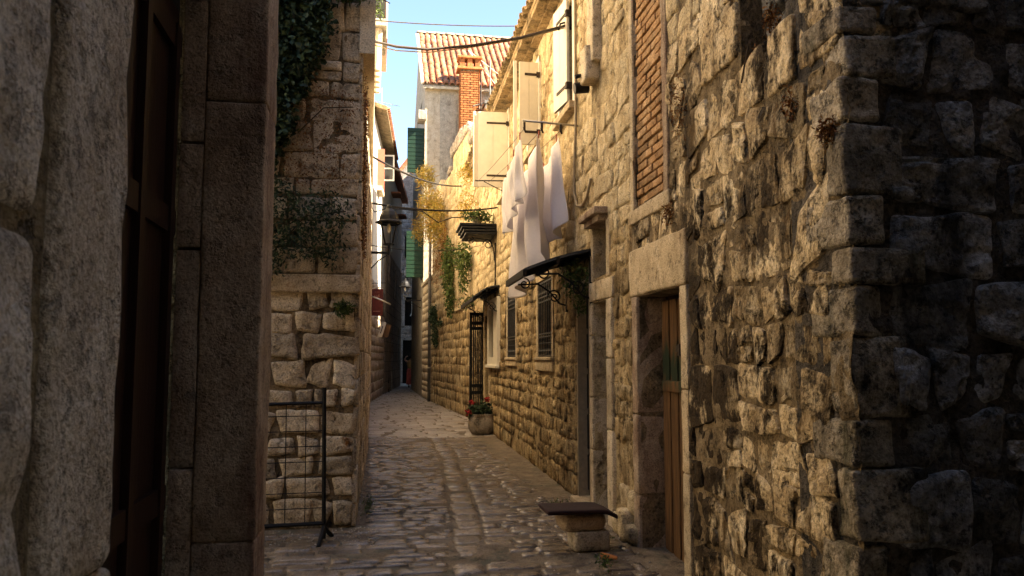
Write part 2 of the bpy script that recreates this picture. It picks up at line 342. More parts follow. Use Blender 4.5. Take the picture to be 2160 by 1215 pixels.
def cells(s0, s1, z0, z1, holes):
    S_ = sorted({s0, s1} | {min(max(v, s0), s1) for h in holes for v in h[:2]}); Z_ = sorted({z0, z1} | {min(max(v, z0), z1) for h in holes for v in h[2:4]})
    out = []
    for i in range(len(S_) - 1):
        run = None
        for j in range(len(Z_) - 1):
            c = ((S_[i] + S_[i + 1]) / 2, (Z_[j] + Z_[j + 1]) / 2)
            solid = not any(h[0] < c[0] < h[1] and h[2] < c[1] < h[3] for h in holes)
            if solid: run = [run[0], Z_[j + 1]] if run else [Z_[j], Z_[j + 1]]
            if (not solid or j == len(Z_) - 2) and run: out.append((S_[i], S_[i + 1], run[0], run[1])); run = None
    return out
def core(parent, name, s0, s1, z0, z1, mat, holes=(), back=-0.5, front=0.0):
    return obj(name, join([box(a, b, back, front, c, d) for a, b, c, d in cells(s0, s1, z0, z1, holes)]), mat, parent)

def _ticks(n):
    return np.concatenate([[-1.0], np.linspace(-0.93, 0.93, n), [1.0]])
def stone(s0, s1, z0, z1, sl, sr, zb, zt, n, bulge, rough, seed, out, dive=-0.02, edge_amp=1.0):
    """One stone: rounded outline, uneven bulging face, edges that dive into the mortar."""
    n2 = max(3, min(22, n)); asp = (s1 - s0) / max(z1 - z0, 1e-3)
    na = max(3, min(24, int(round(n2 * min(1.8, max(0.6, asp ** 0.5)))))); nb = n2
    ta, tb = _ticks(na), _ticks(nb); A, B = np.meshgrid(ta, tb, indexing='ij'); A = A.ravel(); B = B.ravel()
    mx = np.maximum(abs(A), abs(B)); p = 13.0; rr = (abs(A) ** p + abs(B) ** p) ** (1 / p); k = np.where(rr > 0, mx / np.maximum(rr, 1e-6), 1)
    a = A * k; b = B * k
    u = (a + 1) / 2; v = (b + 1) / 2
    s = s0 + (s1 - s0) * u + (1 - u) * sl * b + u * sr * b
    z = z0 + (z1 - z0) * v + (1 - v) * zb * a + v * zt * a
    P = np.stack([s, z, np.full_like(s, seed * 3.7)], 1)
    sz = min(s1 - s0, z1 - z0)
    e = noise3(P, 0.9 / max(sz, .03), seed) * sz * 0.07 + noise3(P, 2.6 / max(sz, .03), seed + 3) * sz * 0.035
    e2 = noise3(P, 0.9 / max(sz, .03), seed + 7) * sz * 0.07 + noise3(P, 2.6 / max(sz, .03), seed + 9) * sz * 0.035
    edge = mx ** 3
    s = s + e * edge * edge_amp; z = z + e2 * edge * edge_amp
    d = out + bulge * (1 - mx ** 11) * (0.75 + 0.25 * noise3(P, 2.0, seed + 1))
    d = d + rough * (noise3(P, 1.3 / max(sz, .03), seed + 31) * 0.9 + noise3(P, 3.2 / max(sz, .03), seed + 41) * 0.5 + (noise3(P, 9.0 / max(sz, .03), seed + 51) * 0.25 if n2 > 9 else 0) - 0.9 * np.clip(np.abs(noise3(P, 1.8 / max(sz, .03), seed + 61)) * -3 + .55, 0, 1))
    d = np.where(mx > 0.999, dive, d)
    m = len(tb); F = [(i * m + j, (i + 1) * m + j, (i + 1) * m + j + 1, i * m + j + 1) for i in range(len(ta) - 1) for j in range(m - 1)]
    return np.stack([s, d, z], 1), [q[::-1] for q in F]
def stonework(parent, fr, s0, s1, z0, z1, rowh, wid, mat, holes=(), gap=0.016, bulge=0.035, rough=0.012, irr=0.14, psplit=0.12, out=0.004, limit=300, seed=1, minpx=9, name='stone', rows=None, dive=-0.02, edge_amp=1.0, smooth=True):
    rg = np.random.default_rng(seed); items = []
    zs = list(rows) if rows else [z0]
    if not rows:
        while zs[-1] < z1 - rowh * 0.6: zs.append(zs[-1] + rowh * rg.uniform(0.72, 1.32))
        zs[-1] = max(zs[-1], z1)
    for i in range(len(zs) - 1):
        za, zc = zs[i], zs[i + 1]; hh = zc - za; s = s0 - rg.uniform(0, 0.4) * wid
        while s < s1:
            e = s + wid * rg.uniform(0.55, 1.6) * (0.7 + 0.3 * hh / rowh)
            if s1 - e < wid * 0.4: e = s1
            a, b = max(s, s0), min(e, s1); s = e
            if b - a < 0.05: continue
            segs = [(a, b)]
            for h in holes:
                if h[2] < zc - 0.35 * hh and h[3] > za + 0.35 * hh:
                    nx = []
                    for (x, y) in segs:
                        if h[1] <= x or h[0] >= y: nx.append((x, y)); continue
                        if h[0] - x > 0.05: nx.append((x, h[0]))
                        if y - h[1] > 0.05: nx.append((h[1], y))
                    segs = nx
            for (x, y) in segs:
                if rg.random() < psplit and y - x > 0.1 and hh > 0.12:
                    if y - x > hh * 1.3:
                        c = x + (y - x) * rg.uniform(.35, .65); items += [(x, c, za, zc), (c, y, za, zc)]
                    else:
                        c = za + hh * rg.uniform(.38, .62); items += [(x, y, za, c), (x, y, c, zc)]
                else: items.append((x, y, za, zc))
    scored = []
    for k, (a, b, c, d) in enumerate(items):
        p = fr.w((a + b) / 2, 0, (c + d) / 2); v = CAM - p; v = v / np.linalg.norm(v)
        face = max(0.03, float(v @ fr.ey)); px = px_size(p, math.sqrt((b - a) * (d - c) * max(face, 0.15)))
        scored.append((px, px_size(p, max(b - a, d - c) * 0.8), k))
    scored.sort(reverse=True); rest = []; made = 0
    for rank, (px, big, k) in enumerate(scored):
        a, b, c, d = items[k]; r2 = np.random.default_rng(seed * 1000 + k)
        hh = d - c; ww = b - a
        j = lambda q: float(r2.uniform(-irr, irr) * q)
        g = gap * r2.uniform(0.5, 1.5) / 2
        n = 3 if px < 14 else 5 if px < 34 else 8 if px < 70 else 13 if px < 140 else 20
        vf = stone(a + g + j(ww) * .10, b - g + j(ww) * .10, c + g + j(hh) * .16, d - g + j(hh) * .16, j(hh) * .5, j(hh) * .5, j(hh) * .5, j(hh) * .5, n, bulge * r2.uniform(.5, 1.4), rough * r2.uniform(.5, 1.4), seed * 77 + k, out + r2.uniform(-.006, .012), dive, edge_amp)
        if px >= minpx and made < limit: obj(name, vf, mat, parent, smooth=smooth); made += 1
        elif px > 0 or rank < 2500: rest.append(vf)
    if rest: tag(obj(name + '_remainder', join(rest), mat, parent, smooth=True), kind='stuff')
    return made

# ------------------------------------------------------------------ ground and paving
obj('ground', (np.array([(-300, -300, -0.35), (300, -300, -0.35), (300, 300, -0.35), (-300, 300, -0.35)]), [(0, 1, 2, 3)]), M['dirt'], kind='structure')
def chan(y): return float(np.interp(y, [4, 5.9, 7.8, 13, 17, 30, 48], [0.5, 0.72, 0.95, 1.27, 1.36, 1.3, 2.4]))
def ground_z(x, y):
    c = chan(y); d = abs(x - c)
    return 0.015 * min(1.0, d) ** 1.5 - 0.012 - .08 * max(0.0, min(6.5 - y, 2.5))
gx = np.linspace(-10, 7.5, 60); gy = np.concatenate([np.linspace(-8, 5, 14), np.linspace(5.3, 16, 60), np.linspace(17, 62, 40)])
V = []; F = []
for iy, y in enumerate(gy):
    for ix, x in enumerate(gx): V.append((x, y, ground_z(x, y)))
V = np.array(V); V[:, 2] += noise3(V, 3.0, 3) * 0.006
nx_ = len(gx); F = [(j * nx_ + i, j * nx_ + i + 1, (j + 1) * nx_ + i + 1, (j + 1) * nx_ + i) for j in range(len(gy) - 1) for i in range(nx_ - 1)]
pave = obj('pavement', (V, F), M['dirt'], smooth=True, kind='structure')
def right_x(y): return 2.051 + 0.0286 * y if y < 19.9 else 2.62 - 0.0446 * (y - 19.9)
def cob(x0, x1, y0, y1, n, seed, h, dome, tilt=0.0):
    v, f = stone(x0, x1, y0, y1, 0, 0, 0, 0, n, dome, 0.003, seed, 0.0)
    xc, yc = (x0 + x1) / 2, (y0 + y1) / 2; g = ground_z(xc, yc) + h
    P = np.stack([v[:, 0], v[:, 2], np.maximum(v[:, 1], -0.015) + g + tilt * (v[:, 2] - yc)], 1)
    return P, [q[::-1] for q in f]
rgc = np.random.default_rng(21); pieces = []
y = 4.4
while y < 16.2:
    near = y < 16
    hrow = rgc.uniform(0.095, 0.19) * (1.0 if y < 13 else 1.1)
    x = -6.0 if y < 7.45 else -0.02
    xr = right_x(y) - (0.10 if y < 7 else 0.32) + rgc.uniform(-.12, .06)
    c = chan(y)
    while x < xr:
        wdt = rgc.choice([rgc.uniform(.15, .26), rgc.uniform(.26, .46)])
        a, b = x, min(x + wdt, xr); x += wdt
        if b > c - 0.14 and a < c + 0.14:
            if a < c - 0.14: b = c - 0.14
            else: continue
            x = c + 0.14
        if b - a < 0.06: continue
        if rgc.random() < 0.06: continue
        oy = rgc.uniform(-.02, .02)
        pieces.append((a + .003, b - .003, y + oy + .002, y + hrow + oy - .002, rgc.uniform(-.006, .005), rgc.uniform(.004, .011), rgc.uniform(-.05, .07)))
    y += hrow
y = 4.4
while y < 17:
    L = rgc.uniform(0.22, 0.42); c = chan(y + L / 2); hw = rgc.uniform(.115, .14)
    pieces.append((c - hw, c + hw, y + .004, y + L - .004, 0.0, 0.008, rgc.uniform(-.02, .03))); y += L
sc_ = []
for k, (a, b, c, d, h, dm, tl) in enumerate(pieces):
    p = ((a + b) / 2, (c + d) / 2, 0); sc_.append((px_size(p, math.sqrt((b - a) * (d - c) * 1.5 / max(c, 1))), k))
sc_.sort(reverse=True); rest = []
for r_, (s_, k) in enumerate(sc_):
    a, b, c, d, h, dm, tl = pieces[k]
    vf = cob(a, b, c, d, 7 if r_ < 260 else 4, 500 + k, h, dm, tl)
    if r_ < 300 and s_ > 0: obj('paving_stone', vf, M['cobble'], pave, smooth=True)
    else: rest.append(vf)
tag(obj('paving_stone_remainder', join(rest), M['cobble'], pave, smooth=True), kind='stuff')
rest = []; y = 16.1
while y < 60:
    hrow = rgc.uniform(.28, .5); x = -0.1 + rgc.uniform(-.4, 0) if y < 36 else 0.2
    while x < 3.2:
        wd = rgc.uniform(.4, .85); rest.append(cob(x + .006, x + wd - .006, y + .006, y + hrow - .006, 3, int(y * 50 + x * 9), rgc.uniform(.0, .006), .006)); x += wd
    y += hrow
tag(obj('paving_slab', join(rest), M['slab'], pave, smooth=True), kind='stuff')

gp_ = []; rg2 = np.random.default_rng(77)
for k in range(900):
    m = k % 3
    if m == 0: yy = rg2.uniform(5, 9); xx = right_x(yy) - abs(rg2.normal()) * .3 - .05
    elif m == 1: yy = rg2.uniform(7.1, 7.7) - abs(rg2.normal()) * .1; xx = rg2.uniform(-1.6, 0.1)
    else: yy = rg2.uniform(7.8, 14); xx = -.08 + abs(rg2.normal()) * .12
    r = rg2.uniform(.004, .013); c = np.array([xx, yy, ground_z(xx, yy) + r * .4 + .004]); o8 = np.array([(1, 0, 0), (-1, 0, 0), (0, 1, 0), (0, -1, 0), (0, 0, .7), (0, 0, -.7)]) * r * rg2.uniform(.7, 1.3, (6, 1))
    gp_.append((c + o8, [(0, 2, 4), (2, 1, 4), (1, 3, 4), (3, 0, 4), (2, 0, 5), (1, 2, 5), (3, 1, 5), (0, 3, 5)]))
tag(obj('grit', join(gp_), M['slab'], pave), kind='stuff')

# ------------------------------------------------------------------ right: near rubble house (A)
TH_R = pi - math.atan(0.0286)
FR = Frame(2.051, 0.0, TH_R)
A = FR.empty('rubble_house', 'near rubble stone house with old plank door and bricked-up window at right corner', 'house')
D2 = (5.46, 6.50, -0.3, 2.07); BR = (5.80, 6.56, 2.84, 5.6); SET = (3.0, 4.40, 3.22, 10.0)
LEDGE = (4.40, 5.0, 3.36, 3.70)
core(A, 'wall', 3.38, 6.64, -0.4, 7.8, M['mortar'], [D2, BR, SET])
core(A, 'wall_setback', 3.38, 4.40, 3.0, 7.8, M['mortar_d'], back=-0.9, front=-0.36)
obj('brick_backing', box(BR[0], BR[1], -0.5, -0.035, BR[2], BR[3]), M['mortar'], A)
holesA = [(5.33, 6.64, -0.3, 2.48), (5.68, 6.66, 2.80, 5.6), SET, (4.38, 5.02, 3.34, 3.72)]
stonework(A, FR, 3.46, 6.64, -0.2, 3.9, 0.30, 0.30, M['rubble'], holesA, smooth=False, gap=0.016, bulge=0.018, rough=0.016, irr=0.34, psplit=0.32, out=0.004, edge_amp=1.8, dive=-.024, seed=11, limit=260)
stonework(A, FR, 4.4, 6.64, 3.9, 5.6, 0.24, 0.30, M['ochre'], holesA, gap=0.012, bulge=0.012, rough=0.012, irr=0.3, psplit=0.2, dive=-.012, edge_amp=1.4, seed=12, limit=60)
def mortar_skin(parent, s0, s1, z0, z1, holes, mat, amp, seed, step=.035):
    ns, nz = int((s1 - s0) / step), int((z1 - z0) / step); V = []
    for i in range(ns + 1):
        for j in range(nz + 1): V.append((s0 + (s1 - s0) * i / ns, 0.0, z0 + (z1 - z0) * j / nz))
    V = np.array(V); V[:, 1] = .0 + amp * (noise3(V, 5, seed) * .8 + noise3(V, 13, seed + 1) * .6 + noise3(V, 27, seed + 2) * .4)
    m = nz + 1; F = []
    for i in range(ns):
        for j in range(nz):
            c = (s0 + (s1 - s0) * (i + .5) / ns, z0 + (z1 - z0) * (j + .5) / nz)
            if not any(h[0] < c[0] < h[1] and h[2] < c[1] < h[3] for h in holes): F.append((i * m + j, i * m + j + 1, (i + 1) * m + j + 1, (i + 1) * m + j))
    return obj('mortar', (V, F), mat, parent, smooth=True)
mortar_skin(A, 3.3, 6.62, 0, 3.4, [D2, (5.33, 6.64, -.3, 2.4), BR, SET], M['mortar'], .022, 71)
# ledge blocks over the broken wall top
for k, (a, b, c, d, o) in enumerate([(4.41, 4.99, 3.37, 3.71, 0.03), (4.60, 5.1, 3.73, 4.1, 0.01), (3.32, 3.70, 3.02, 3.42, 0.015), (3.72, 4.02, 2.98, 3.34, 0.03)]):
    obj('ledge_block', rblock(a, b, -0.40, o, c, d, 0.02, 0.012, 8, 60 + k, 5), M['rubble'], A, smooth=True)
for k, (a, b, c, d, y0, y1) in enumerate([(4.05, 4.36, 3.24, 3.55, -0.42, -0.14), (4.1, 4.38, 3.56, 3.95, -0.45, -0.12), (3.7, 4.1, 3.45, 3.8, -0.5, -0.25)]):
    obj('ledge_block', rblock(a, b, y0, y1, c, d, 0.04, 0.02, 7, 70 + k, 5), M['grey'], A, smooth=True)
# dark face towards the camera
FD = Frame(2.147, 3.32, -pi / 2)            # local x runs towards -X, so the wall lies at negative x
stD = FD.empty('rubble_house_end_wall', 'sooty and shade-darkened grey end wall of big rough blocks at far right', 'wall')
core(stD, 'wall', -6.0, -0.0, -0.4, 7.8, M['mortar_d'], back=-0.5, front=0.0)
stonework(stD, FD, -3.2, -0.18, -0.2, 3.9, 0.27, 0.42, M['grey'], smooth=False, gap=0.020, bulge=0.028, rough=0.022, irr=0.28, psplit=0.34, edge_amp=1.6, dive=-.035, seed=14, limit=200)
mortar_skin(stD, -3.0, 0.0, 0, 3.6, [], M['mortar_d'], .024, 75)
rq = np.random.default_rng(9); z = -0.25; k = 0
while z < 3.75:
    hq = rq.uniform(.16, .38); la, lb = ((.18, .30) if k % 2 else (.34, .15))
    la *= rq.uniform(.85, 1.15); lb *= rq.uniform(.85, 1.2); zt = min(z + hq, 3.20 if z < 3.2 else 9)
    obj('quoin', rblock(3.296 + rq.uniform(-.010, .010), 3.296 + la, -lb, .022 + rq.uniform(-.012, .010), z + .006, zt - .006, .022, .014, 20, 1200 + k, 6), M['quoin'], A, smooth=False)
    z = zt; k += 1
    if z >= 3.19: break
for k, (a, b) in enumerate([(3.21, 3.6), (3.61, 4.0)]):
    obj('quoin', rblock(3.30, 3.62, -.75, -.30 if k else -.1, a, b, .02, .014, 14, 1300 + k, 6), M['grey'], A, smooth=True)
# plank door and its stone frame
obj('lintel', rblock(5.34, 6.69, -0.30, 0.035, 2.075, 2.47, 0.02, 0.008, 12, 3, 6), M['pale'], A, smooth=True)
for k, (a, b) in enumerate([(-0.3, 0.42), (0.43, 1.08), (1.09, 2.07)]):
    obj('jamb_block', rblock(6.50, 6.64, -0.34, 0.03, a, b, 0.015, 0.005, 8, 80 + k, 8), M['jamb'], A, smooth=True)
for k, (a, b) in enumerate([(-0.3, 0.75), (0.76, 1.33), (1.34, 2.07)]):
    obj('jamb_block', rblock(5.33, 5.46, -0.34, 0.03, a, b, 0.012, 0.004, 8, 90 + k, 8), M['pale'], A, smooth=True)
obj('threshold', rblock(5.3, 6.6, -0.34, 0.0, -0.3, -0.06, 0.02, 0.006, 8, 99), M['jamb'], A, smooth=True)
dr = obj('door', box(5.46, 6.50, -0.26, -0.235, -.1, 2.07), M['doorred'], A)
for k in range(6):
    a = 5.475 + k * 0.17
    obj('plank', rblock(a, a + 0.158, -0.235, -0.205 + .008 * ((k * 7) % 3), -0.06 + 0.01 * (k % 3), 2.03, 0.006, 0.002, 9, 200 + k, 9), M['doorold'], dr, smooth=True)
obj('crossbar', rblock(5.55, 6.45, -0.205, -0.165, 1.28, 1.37, 0.01, 0.004, 8, 300), M['doorold'], dr, smooth=True)
obj('latch', join([box(5.75, 6.02, -0.165, -0.14, 1.60, 1.65), box(5.86, 5.9, -0.20, -0.11, 1.57, 1.66)]), M['ironbrown'], dr)
obj('peg', tube([(5.80, -0.22, 0.78), (5.66, -0.08, 0.70)], 0.028, 8), M['pale'], dr)
obj('dark_room', box(5.46, 6.50, -1.2, -0.36, -0.05, 2.07), M['darkin'], A)
# bricked-up window with a stone surround
obj('window_surround', rblock(6.56, 6.655, -0.1, 0.02, 2.72, 5.6, 0.012, 0.004, 14, 5, 6), M['pale'], A, smooth=True)
obj('window_surround', rblock(5.69, 5.80, -0.1, 0.02, 2.80, 5.6, 0.012, 0.004, 14, 6, 6), M['jamb'], A, smooth=True)
obj('window_sill', rblock(5.66, 6.68, -0.1, 0.03, 2.70, 2.82, 0.015, 0.006, 10, 7, 6), M['pale'], A, smooth=True)
rb = np.random.default_rng(5); z = 2.85; k = 0
while z < 4.95:
    s = 5.80 - (0.12 if k % 2 else 0.0)
    while s < 6.55:
        L = 0.235; a, b = max(s, 5.805), min(s + L, 6.555)
        if b - a > 0.04: obj('brick', rblock(a + .006, b - .006, -0.06, -0.012 + rb.uniform(-.012, .008), z + .006 + rb.uniform(-.004, .004), z + .062, 0.007, 0.003, 3, k * 40 + int(s * 9), 14), M['brick'], A, smooth=True)
        s += L
    z += 0.072; k += 1
obj('brick_upper_fill', box(5.81, 6.55, -0.06, -0.02, z, 5.6), M['brick'], A)
# loose footing stones along the base
for k, (s, o, hh, ln) in enumerate([(6.62, 0.10, .16, .16), (6.80, .12, .26, .2), (7.02, .10, .2, .16), (6.72, .05, .42, .17), (6.95, .04, .45, .2)]):
    obj('footing_stone', rblock(s - ln / 2, s + ln / 2, -.05, o, 0 if k < 3 else .22, hh, .05, .012, 6, 400 + k, 8), M['ochre'], A, smooth=True)
# roof of the near house (beyond the frame; it shades the alley)
obj('roof', join([box(3.2, 6.64, -4.5, 0.40, 7.8, 7.95), tr(box(3.2, 6.64, -4.6, 0.45, 0, .12), rotm('x', -0.35), (0, 0, 8.1))]), M['tileold'], A)

# ------------------------------------------------------------------ right: long house with shutters and laundry (B)
B = FR.empty('shuttered_house', 'long ochre stone house with cream shutters and barred windows along the right', 'house')
D1 = (7.45, 8.06, -0.1, 2.12); D0 = (8.22, 8.76, -0.1, 2.36); NI = (7.50, 8.02, 2.37, 2.93)
W2 = (10.22, 11.25, 1.57, 2.63); W1 = (13.35, 14.36, 1.57, 2.75); W3 = (16.1, 16.88, 1.58, 2.57); D3 = (17.15, 18.0, -0.1, 2.5)
UA = (14.20, 15.2, 4.62, 6.0); UB = (11.10, 12.0, 4.65, 5.80); UC = (8.86, 9.62, 4.50, 5.85)
HB = [D1, D0, NI, W2, W1, W3, D3, UA, UB, UC]
BTOP = 6.16
core(B, 'wall', 6.64, 19.95, -0.1, BTOP, M['mortar_l'], HB)
marg = lambda h, a=0.06, b=0.06: (h[0] - a, h[1] + a, h[2] - b, h[3] + b)
holesB = [(7.28, 8.20, -0.1, 2.33), (8.16, 8.82, -0.1, 2.42), marg(NI, .05, .04), (10.12, 11.36, 1.38, 2.70), (13.25, 14.46, 1.42, 2.82), (15.42, 18.1, 1.40, 2.78), (17.05, 18.1, -.1, 2.6), marg(UA, .09), marg(UB, .09), marg(UC, .09)]
stonework(B, FR, 6.66, 19.95, 0.0, 2.75, 0.195, 0.25, M['ochre_low'], holesB, gap=0.009, bulge=0.007, rough=0.019, irr=0.30, psplit=0.26, dive=-.012, edge_amp=2.0, seed=31, limit=170)
stonework(B, FR, 6.66, 19.95, 2.75, BTOP, 0.22, 0.36, M['ochre'], holesB, gap=0.006, bulge=0.004, rough=0.012, irr=0.36, psplit=0.3, dive=-.004, edge_amp=2.2, seed=32, limit=125)
# doorway next to the pilaster
obj('lintel', rblock(7.26, 8.14, -0.3, 0.03, 2.13, 2.33, 0.015, 0.005, 10, 12, 7), M['pale'], B, smooth=True)
for k, (a, b) in enumerate([(-.1, .62), (.63, 1.15), (1.16, 1.78), (1.79, 2.12)]):
    obj('jamb_block', rblock(8.06, 8.17, -0.4, 0.025, a, b, 0.012, 0.005, 9, 110 + k, 8), M['pale'], B, smooth=True)
for k, (a, b) in enumerate([(-.1, .88), (.89, 1.55), (1.56, 2.12)]):
    obj('jamb_block', rblock(7.27, 7.45, -0.4, 0.04, a, b, 0.015, 0.006, 9, 120 + k, 8), M['pale'], B, smooth=True)
obj('dark_room', box(7.45, 8.06, -1.3, -0.42, -0.05, 2.12), M['darkin'], B)
# dark iron door
dg = obj('door', box(8.24, 8.74, -0.16, -0.10, 0.06, 2.34), M['iron'], B)
for k in range(5):
    obj('panel', rblock(8.27, 8.71, -0.10, -0.075, 0.12 + k * .44, 0.5 + k * .44, .01, 0, 3, k), M['iron'], dg)
obj('handle', tube([(8.30, -0.08, 1.02), (8.30, -0.03, 1.02), (8.36, -0.03, 1.02)], .012), M['grille'], dg)
obj('door_frame', join([box(8.175, 8.235, -.2, .015, -.05, 2.40), box(8.75, 8.80, -.2, .015, -.05, 2.40), box(8.175, 8.80, -.2, .012, 2.36, 2.42)]), M['conduit'], B)
obj('door_step', rblock(8.1, 8.8, -.2, .10, -.03, .05, .015, .004, 6, 9), M['pale'], B, smooth=True)
# little niche window with its tilted hood stone
obj('niche_back', box(NI[0], NI[1], -.6, -.42, NI[2], NI[3]), M['darkin'], B)
obj('hood_stone', join([rblock(7.44, 8.10, -.2, .15, 2.95, 3.02, .012, .004, 6, 14), rblock(7.48, 8.06, -.2, .10, 2.89, 2.952, .01, .004, 6, 15)]), M['jamb'], B, smooth=True)
for k, (a, b) in enumerate([(7.38, 7.50), (8.02, 8.12)]):
    obj('jamb_block', rblock(a, b, -.2, .02, 2.34, 2.90, .012, .004, 6, 130 + k), M['pale'], B, smooth=True)
# barred windows
def barred(h, nb, sill_h, frame_m):
    wn = obj('window', box(h[0], h[1], -.40, -.34, h[2], h[3]), M['glassd'], B)
    t = .09
    obj('frame', join([box(h[0] - t, h[0], -.3, .022, h[2] - .02, h[3] + t), box(h[1], h[1] + t, -.3, .022, h[2] - .02, h[3] + t), box(h[0] - t, h[1] + t, -.3, .024, h[3], h[3] + t)]), frame_m, wn)
    obj('sill', join([rblock(h[0] - .1, h[1] + .1, -.3, .06, h[2] - .05, h[2], .015, .003, 8, 3), rblock(h[0] - .09, h[1] + .09, -.3, .04, h[2] - sill_h, h[2] - .05, .015, .004, 8, 4)]), frame_m, wn, smooth=True)
    hh = h[3] - h[2]; g = []
    for k in range(nb + 1):
        s = h[0] + .015 + (h[1] - h[0] - .03) * k / nb; g.append(box(s - .008, s + .008, -.008, .008, h[2] + .005, h[3] - .005))
    for z in (0.02, .26, .30, .72, .78, .97): g.append(box(h[0], h[1], -.012, .012, h[2] + hh * z - .011, h[2] + hh * z + .011))
    for k in range(nb):
        s = h[0] + .015 + (h[1] - h[0] - .03) * (k + .5) / nb
        for zc in (.13, .88): g.append(tube(spiral((s, 0, h[2] + hh * zc), (1, 0, 0), (0, 0, 1), (h[1] - h[0]) / nb * .45, 1.0, 10, 0, 1.0), .005, 4))
    obj('grille', join(g), M['grille'], wn)
barred(W2, 8, .19, M['pale']); barred(W1, 8, .15, M['pale'])
# white-framed small window and door beyond it
wf = core(B, 'window_frame', 15.45, 17.15, 1.42, 2.76, M['creamw'], [(W3[0], W3[1], W3[2], W3[3])], back=-.2, front=.06)
wn = obj('window', box(W3[0], W3[1], -.3, -.26, W3[2], W3[3]), M['glassd'], B)
obj('grille', join([box(W3[0] + .02 + k * .12, W3[0] + .035 + k * .12, -.06, -.045, W3[2], W3[3]) for k in range(7)] + [box(W3[0], W3[1], -.07, -.04, W3[2] + q, W3[2] + q + .05) for q in (.02, .25, .62, .88)]), M['grille'], wn)
obj('window_sill', rblock(15.4, 17.2, -.2, .10, 1.36, 1.42, .01, .002, 6, 1), M['creamw'], B)
d3 = obj('door', box(D3[0], D3[1], -.24, -.19, 0, 2.48), M['cream'], B)
obj('mailbox', box(17.3, 17.45, -.19, -.12, 1.1, 1.35), M['grille'], d3)
obj('door_frame', join([box(17.09, 17.15, -.2, .03, 0, 2.6), box(18.0, 18.08, -.2, .03, 0, 2.6), box(17.09, 18.08, -.2, .032, 2.5, 2.6)]), M['pale'], B)
# iron gate leaf standing open across the alley side
gt = obj('gate_leaf', join([box(18.28, 18.33, .02, .05, .02, 2.6), box(18.28, 18.33, .30, .33, .02, 2.6)] + [box(18.275, 18.335, .02, .33, z, z + .07) for z in (.04, .75, .9, 2.2, 2.32, 2.53)]), M['iron'], B)
for k in range(6): obj('bar', box(18.29, 18.32, .057 + k * .042, .086 + k * .042, .05, 2.55), M['iron'], gt)
# cream shutters
def shutter_local(wd, h, boards=3):
    p = [box(k * wd / boards + .003, (k + 1) * wd / boards - .003, -.018, .018, 0, h) for k in range(boards)]
    return p
def shutter(hinge_s, hinge_o, z0, h, wd, ang, boards, mat, straps=(.15, .85)):
    """Leaf hinged at (s, out); ang 90 stands straight out from the wall."""
    R = rotm('z', ang); t = (hinge_s, hinge_o, z0)
    sh = obj('shutter', tr(box(0, wd, -.010, .010, 0, h), R, t), mat, B)
    for v in shutter_local(wd, h, boards): obj('board', tr(v, R, t), mat, sh)
    for f in straps:
        obj('strap_hinge', tr(join([box(.0, wd * .72, .0185, .026, h * f - .018, h * f + .018), box(-.02, .03, -.04, .03, h * f - .04, h * f + .04)]), R, t), M['ironbrown'], sh)
    return sh
shutter(14.12, 0.05, 4.62, 1.38, 0.53, pi / 2, 2, M['cream'])
shutter(14.16, 0.58, 4.62, 1.38, 0.10, pi / 2 + 0.5, 1, M['creamw'], ())
shutter(11.03, 0.04, 4.58, 1.20, 0.28, pi / 2 + .05, 2, M['cream'])
shutter(11.10, 0.34, 4.50, 1.32, 0.05, pi / 2 + .05, 1, M['creamw'], ())
shutter(8.95, 0.06, 4.55, 1.25, 0.50, radians(7), 2, M['creamw'])
for nm, h in (('a', UA), ('b', UB), ('c', UC)):
    wn = obj('window', box(h[0], h[1], -.30, -.26, h[2], h[3]), M['glassd'], B)
    obj('frame', join([box(h[0] - .09, h[0], -.25, .03, h[2] - .09, h[3] + .09), box(h[1], h[1] + .09, -.25, .03, h[2] - .09, h[3] + .09), box(h[0] - .09, h[1] + .09, -.25, .034, h[3], h[3] + .09)]), M['creamw'], wn)
    obj('sill', rblock(h[0] - .12, h[1] + .12, -.25, .10, h[2] - .09, h[2] - .002, .012, .003, 6, 2), M['pale'], wn)
# corbel with a pipe stub under the chute
cb = obj('corbel', join([rblock(7.62, 7.86, -.05, .10, 4.55, 6.3, .02, .008, 9, 22), rblock(7.70, 7.95, -.05, .16, 4.38, 4.75, .03, .01, 6, 23)]), M['pale'], B, smooth=True)
obj('pipe_stub', join([tube([(7.9, 0, 4.52), (7.9, .22, 4.46)], .022), tube([(8.02, .05, 4.40), (8.02, .20, 4.38)], .06, 12)]), M['iron'], B)
# eaves: stone soffit blocks and a fringe of tiles
rf = obj('roof', join([(np.array([(6.3, .27, 6.26), (20.0, .27, 6.26), (20.0, -5.0, 8.3), (6.3, -5.0, 8.3), (6.3, .27, 6.19), (20.0, .27, 6.19), (20.0, -5.0, 8.2), (6.3, -5.0, 8.2)]), [(0, 3, 2, 1), (4, 5, 6, 7), (0, 1, 5, 4), (1, 2, 6, 5), (2, 3, 7, 6), (3, 0, 4, 7)])]), M['tileold'], B)
def tile_mesh(L, r0, r1, th=.014, n=6):
    V = []; F = []
    for (yy, r) in ((0, r0), (L, r1)):
        for q in (r, r - th):
            for k in range(n + 1): a = pi * k / n; V.append((q * cos(a), yy, q * sin(a) * .8))
    m = n + 1
    for k in range(n):
        F += [(k, k + 1, 2 * m + k + 1, 2 * m + k), (m + k, 3 * m + k, 3 * m + k + 1, m + k + 1), (k, m + k, m + k + 1, k + 1), (2 * m + k, 2 * m + k + 1, 3 * m + k + 1, 3 * m + k)]
    return np.array(V), F
tm = mesh('eave_tile', tile_mesh(.45, .095, .075), M['tileold'], True)
tm2 = mesh('soffit_stone', rblock(-.11, .11, 0, .40, -.05, .03, .015, .006, 4, 3), M['tileold'], True)
s = 6.5
